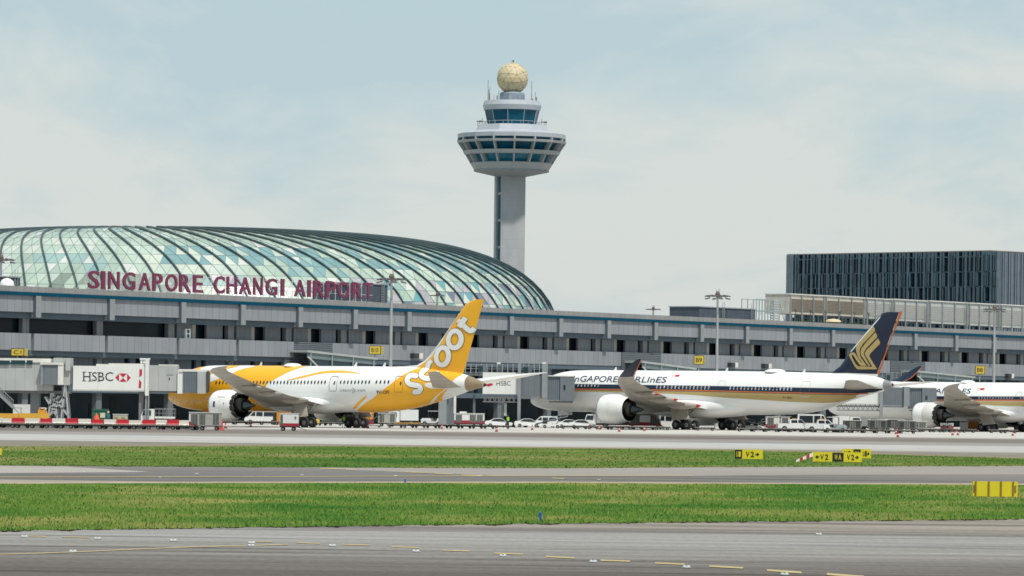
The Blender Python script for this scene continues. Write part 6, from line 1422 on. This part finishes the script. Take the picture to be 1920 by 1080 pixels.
put(mk_truck('white open service truck with a railed cage by the bridge column', 4.4, .95, 2.2, rail=True), 297, 588, 180)
th = PxThing('red_block', 'red plastic block barrier right of the grey container cart', 'barrier', 413, 505); th.box('shell', mat('faded red plastic', (.62, .09, .07), .6), 409.5, 417.5, 787, 802.5, 0, .5); th.box('foot', mat('faded red plastic', (.62, .09, .07), .6), 406, 419.5, 802.6, 806.5, -.1, .7)
# under the yellow aircraft
van0 = mk_van('white van seen side-on beneath the yellow aircraft wing', 4.9, 2.0); put(van0, 491, 640, 180, 1.0)
th = PxThing('cargo_container', 'tall orange container behind the ground power unit', 'container', 531, 632); th.box('shell', kor, 518.5, 545, 772, 797.5, 0, 2.2); th.box('door', mat('dark container end', (.03, .03, .035), .7), 511.5, 518.3, 774, 797, .2, 2); th.box('roof', kor, 518, 545.5, 771, 771.9, -.05, 2.3)
put(mk_tug('yellow tug behind the near main wheels of the yellow aircraft', kyel, False), 580, 626, 0, .95)
d1 = mk_dolly('flat cargo dolly under the yellow aircraft between engine and tail'); d1['group'] = 'cargo dollies under the yellow aircraft'
for k, px in enumerate((428, 452, 476, 505, 548, 586, 606, 624)): (put(d1, px, 628, 0, .9) if k == 0 else cp(d1, None, px, 628+k % 3, 0, .9))
st0 = mk_stairs('dark wheeled service stairs beside the far main wheels of the yellow aircraft'); put(st0, 667, 585, 180, .95)
th = PxThing('chock_cart', 'black box cart beside the stairs under the yellow aircraft', 'cart', 656, 583); th.box('body', trim, 650, 668, 781, 797, 0, .9); th.box('top', kdark, 646, 672, 777.5, 780.9, -.1, 1.0)
st1 = cp(st0, 'pale wheeled ladder beneath the rear of the yellow aircraft', 702, 600, 0, .8)
th = PxThing('service_box', 'orange and crimson box unit just behind the far main wheels', 'box', 690, 618); th.box('body', kor, 679, 700, 772, 786, 0, 1.5); th.box('skirt', kred, 679, 700, 786.1, 796, 0, 1.5)
c2_ = mk_container('grey container cart with a white door beneath the yellow tail', 2.5, 1.85, panels=3); put(c2_, 726, 622)
put(mk_truck('white box truck behind the grey container cart beneath the yellow tail', 4.4, 1.0, 2.35), 756, 650, 180)
d2 = mk_dolly('flat cargo dolly in the row beneath the yellow tail'); d2['group'] = 'cargo dollies in the middle row'
for k in range(10):
    px = 745+21.5*k; (put(d2, px, 598, 0, .87) if k == 0 else cp(d2, None, px, 598+.4*(k % 3), 0, .87))
yp = mat('yellow straps', (.42, .25, .05), .7, var=.2, scale=3)
for k, px in enumerate((748, 764, 781)):
    mb = MB(); mb.box(-.55, .55, -.6, .6, .56, .66); mb.box(-.5, .5, -.55, .55, .661, .74); o = mb.build('pallet', yp); p = at(px, 790, 598); o.location = (p.x, 598, 0); o['label'] = 'yellow strapped pallet on a dolly beneath the yellow tail'; o['category'] = 'pallet'; o['group'] = 'yellow pallets'
tg0 = mk_tug('white tug with a canopy in the shade of the middle undercroft'); put(tg0, 813, 655, 160, 1.15)
c3_ = mk_container('long white and crimson service unit with dark grilles left of the white sedan', 4.3, 1.9, skirt=kred, panels=4, body=carw, name='service_unit'); put(c3_, 880, 640); MB().box(-1.4, -.4, -.4, .4, 1.98, 2.2).build('roof_unit', wht, c3_)
se0 = mk_sedan('white sedan right of the crimson-skirted service unit'); put(se0, 935, 647, 0, .88)
se1 = cp(se0, 'white sedan partly behind the bridge lift post', 990, 647, 0, .88); se2 = cp(se0, 'white sedan left of two, below the nose of the long white aircraft', 1068, 645, 0, .85); se3 = cp(se0, 'white sedan right of two, below the nose of the long white aircraft', 1091, 641, 0, .85)
va1 = mk_van('white van between the bridge post and the belt loader', 4.2, 1.9); put(va1, 1022, 648, 180, .88)
bl0 = mk_loader('grey belt loader under the nose of the long white aircraft'); put(bl0, 1034, 632, 0, .72)
tk = mk_truck('white truck half hidden behind the large white engine', 4.2, .95, 2.2); put(tk, 1122, 652, 180, .95)
bus = mk_container('long white and crimson service unit behind the white engine exhaust', 4.6, 2.3, skirt=kred, panels=3, body=carw, name='service_unit'); put(bus, 1209, 652); MB().box(-2.0, 2.0, -.735, -.722, 1.95, 2.15).build('window', cgl, bus)
va2 = mk_van('white van behind the near main wheels of the long white aircraft', 4.2, 2.1); put(va2, 1254, 655, 0)
d3 = mk_dolly('flat cargo dolly in the dark row under the long white aircraft'); d3['group'] = 'cargo dollies in the right row'
for k in range(13):
    px = 1070+21*k; 
    if 1255 < px < 1312: continue
    (put(d3, px, 618, 0, .87) if k == 0 else cp(d3, None, px, 618+.5*(k % 3), 0, .87))
# crowded stand behind the navy-tailed aircraft
bl1 = cp(bl0, 'belt loader behind the far main wheels of the long white aircraft', 1405, 650, 180, .75)
c4_ = mk_container('white service unit with grey grilles and crimson skirt near the far main wheels', 3.4, 2.0, skirt=kred, panels=3, body=carw, name='service_unit'); put(c4_, 1458, 640)
bl2 = cp(bl0, 'belt loader with raised rails just left of the white utility vehicles', 1438, 660, 0, .8)
pk0 = mk_pickup('white pickup left of the tall white van'); put(pk0, 1492, 628, 0, 1.0)
va3 = mk_van('tall white van in the crowd under the navy tail', 5.0, 2.45); put(va3, 1527, 640, 0)
pk1 = cp(pk0, 'white pickup in front of the tall white van', 1543, 622, 0, 1.0)
tg1 = cp(tg0, 'white tug right of the pickup under the navy tail', 1565, 617, 0, 1.1); tg2 = cp(tg0, 'white tug without load left of the pickups', 1476, 632, 0, 1.1)
tk1 = cp(tk, 'white truck behind the tug under the navy tail', 1588, 655, 0, 1.); tk2 = cp(tk, 'white truck below the nose of the third aircraft', 1622, 660, 0, .95)
dkc = mk_container('dark loaded cart below the nose of the third aircraft', 2.6, 1.6, panels=3, body=kdark, pan=trim); put(dkc, 1598, 640)
dk2 = cp(dkc, 'dark loaded cart left of the right bridge post', 1645, 650, 0, 1.05); dk3 = cp(dkc, 'dark loaded cart right of the right bridge post', 1676, 655, 0, 1.1); dk4 = cp(dkc, 'dark loaded cart left of the saw-toothed engine', 1700, 652, 0, 1.0)
bl3 = cp(bl0, 'belt loader in front of the third aircraft nose', 1668, 668, 0, .7)
c5_ = mk_container('grey flat-sided cart under the saw-toothed engine', 2.4, 1.5, panels=2); put(c5_, 1722, 660)
for k, (px, lb) in enumerate(((1770, 'small white cart on dollies right of the saw-toothed engine, left of two'), (1781, 'small white cart on dollies right of the saw-toothed engine, right of two'))):
    put(mk_container(lb, .95, 1.25, panels=1, body=carw, skirt=kred), px, 668)
th = PxThing('cabinet', 'plain white cabinet under the wing of the third aircraft', 'cabinet', 1808, 690); th.box('casing', carw, 1801, 1815, 791.5, 808, 0, 1); th.box('plinth', trim, 1800, 1816, 808.2, 811, -.05, 1.05)
th = PxThing('cargo_container', 'orange and brown container before the near wheels of the third aircraft', 'container', 1825, 692); th.box('shell', mat('brown orange container', (.42, .17, .03), .7, var=.2, scale=2), 1815.5, 1834, 790.5, 808, 0, 1.6); th.box('rail', wht, 1815, 1834.5, 789.5, 790.4, -.05, 1.6); th.box('base', trim, 1816, 1833, 808.1, 811, .1, 1.5)
d4 = mk_dolly('flat cargo dolly under the third aircraft'); d4['group'] = 'cargo dollies at the far right'
for k, px in enumerate((1738, 1757, 1776, 1795, 1812, 1872, 1890)): (put(d4, px, 655, 0, .87) if k == 0 else cp(d4, None, px, 655, 0, .87))
d5 = mk_dolly('flat cargo dolly in the row below the navy tail'); d5['group'] = 'cargo dollies below the navy tail'
for k in range(14):
    px = 1400+23*k; (put(d5, px, 611, 0, .87) if k == 0 else cp(d5, None, px, 611+.5*(k % 3), 0, .87))
# cones
cones = [(422.7,803,'beside the red block barrier'),(470,801,'below the large white and saw-toothed engine of the yellow aircraft'),(690,803,'right of the dark service stairs'),(828.5,804,'below the yellow tail'),(931,809.5,'in front of the white sedan'),(998,806,'right of the bridge lift wheels'),(1106,804,'left of two below the white engine'),(1124,805.5,'right of two below the white engine'),(1161,809.5,'directly below the large white engine'),(1208,808,'below the exhaust of the large white engine'),(1680,814,'behind another cone below the right bridge'),(1683.5,820,'nearest the taxiway below the right bridge'),(1786,816,'right of the saw-toothed engine'),(1796,816,'dark-looking, right of the saw-toothed engine'),(1899,817,'at the far main wheels of the third aircraft')]
cn = None
for px, py, lb in cones:
    lab = 'small red traffic cone '+lb; p = gp(px, py)
    if cn is None: cn = mk_cone(lab); cn.location = p; cn.scale = (1.0,)*3
    else: dup(cn, p, 0, lab, None, 1.0)
# ------------------------------------------------------------------ people
skin = mat('skin', (.33, .18, .11), .6); cloth = mat('dark trousers', (.02, .025, .04), .9); vest = mat('lime vest', (.35, .62, .03), .6); hat = mat('white helmet', (.7, .7, .7), .4)
def person(label, px, Y, rz, vm, hatm, h=1.74):
    p = at(px, 790, Y); t = thing('person', label, 'person', (p.x, Y, 0), R_(rz))
    V, E_, Rd = [], [], []
    def v(x, y, z, r, par=None):
        V.append((x, y, z)); Rd.append(r)
        if par is not None: E_.append((par, len(V)-1))
        return len(V)-1
    pel = v(0, 0, .95, .15); ch = v(0, 0, 1.25, .16, pel); up = v(0, 0, 1.42, .13, ch); nk = v(0, -.01, 1.50, .055, up); hd = v(0, -.03, 1.60, .085, nk); v(0, -.03, 1.70, .075, hd)
    for sg in (-1, 1):
        hp = v(sg*.10, 0, .88, .10, pel); kn = v(sg*.12, -.03, .48, .065, hp); an = v(sg*.13, .02, .10, .045, kn); v(sg*.14, -.14, .04, .04, an)
        shd = v(sg*.19, 0, 1.40, .06, up); el = v(sg*.25, .02, 1.12, .045, shd); wr = v(sg*.24, -.12, .90, .03, el); pm = v(sg*.24, -.15, .85, .032, wr)
        for k in range(4): a = v(sg*(.225+.012*k), -.175+.012*k, .80, .010, pm); v(sg*(.22+.012*k), -.165+.012*k, .75+.006*abs(k-1.5), .009, a)
        a = v(sg*.20, -.17, .86, .011, pm); v(sg*.19, -.19, .82, .010, a)
    me = bpy.data.meshes.new('body'); me.from_pydata(V, E_, []); o = link('body', me, t); me.materials.append(cloth)
    md = o.modifiers.new('Skin', 'SKIN'); 
    if not me.skin_vertices: me.skin_vertices.new()
    for i, r in enumerate(Rd): me.skin_vertices[0].data[i].radius = (r, r*.85)
    me.skin_vertices[0].data[0].use_root = True
    o.modifiers.new('Subd', 'SUBSURF').levels = 1; o.modifiers['Subd'].render_levels = 1
    mb = MB(); mb.lathe([(.20, .92), (.21, 1.1), (.225, 1.3), (.20, 1.42), (.10, 1.47)], 16, cap=False); mb.v = [(x, y*.75, z) for x, y, z in mb.v]; mb.build('vest', vm, t, 50)
    mb = MB(); mb.lathe([(.13, 1.68), (.115, 1.74), (.08, 1.79), (.01, 1.81)], 14, o=(0, -.03, 0)); mb.build('helmet', hatm, t, 50)
    mb = MB(); mb.lathe([(.02, 1.50), (.075, 1.54), (.088, 1.61), (.09, 1.68)], 14, o=(0, -.035, 0)); mb.build('face', skin, t, 50)
person('person in a lime vest standing by the dark stairs under the yellow aircraft', 644.5, 583, 20, vest, mat('dark cap', (.02, .02, .02), .7))
person('person in a green vest standing beside the white sedan', 952.5, 646, -30, vest, mat('dark cap', (.02, .02, .02), .7))
person('person with a white helmet behind the striped barriers near the green bin', 203, 560, 0, mat('teal jacket', (.02, .12, .14), .8), hat)
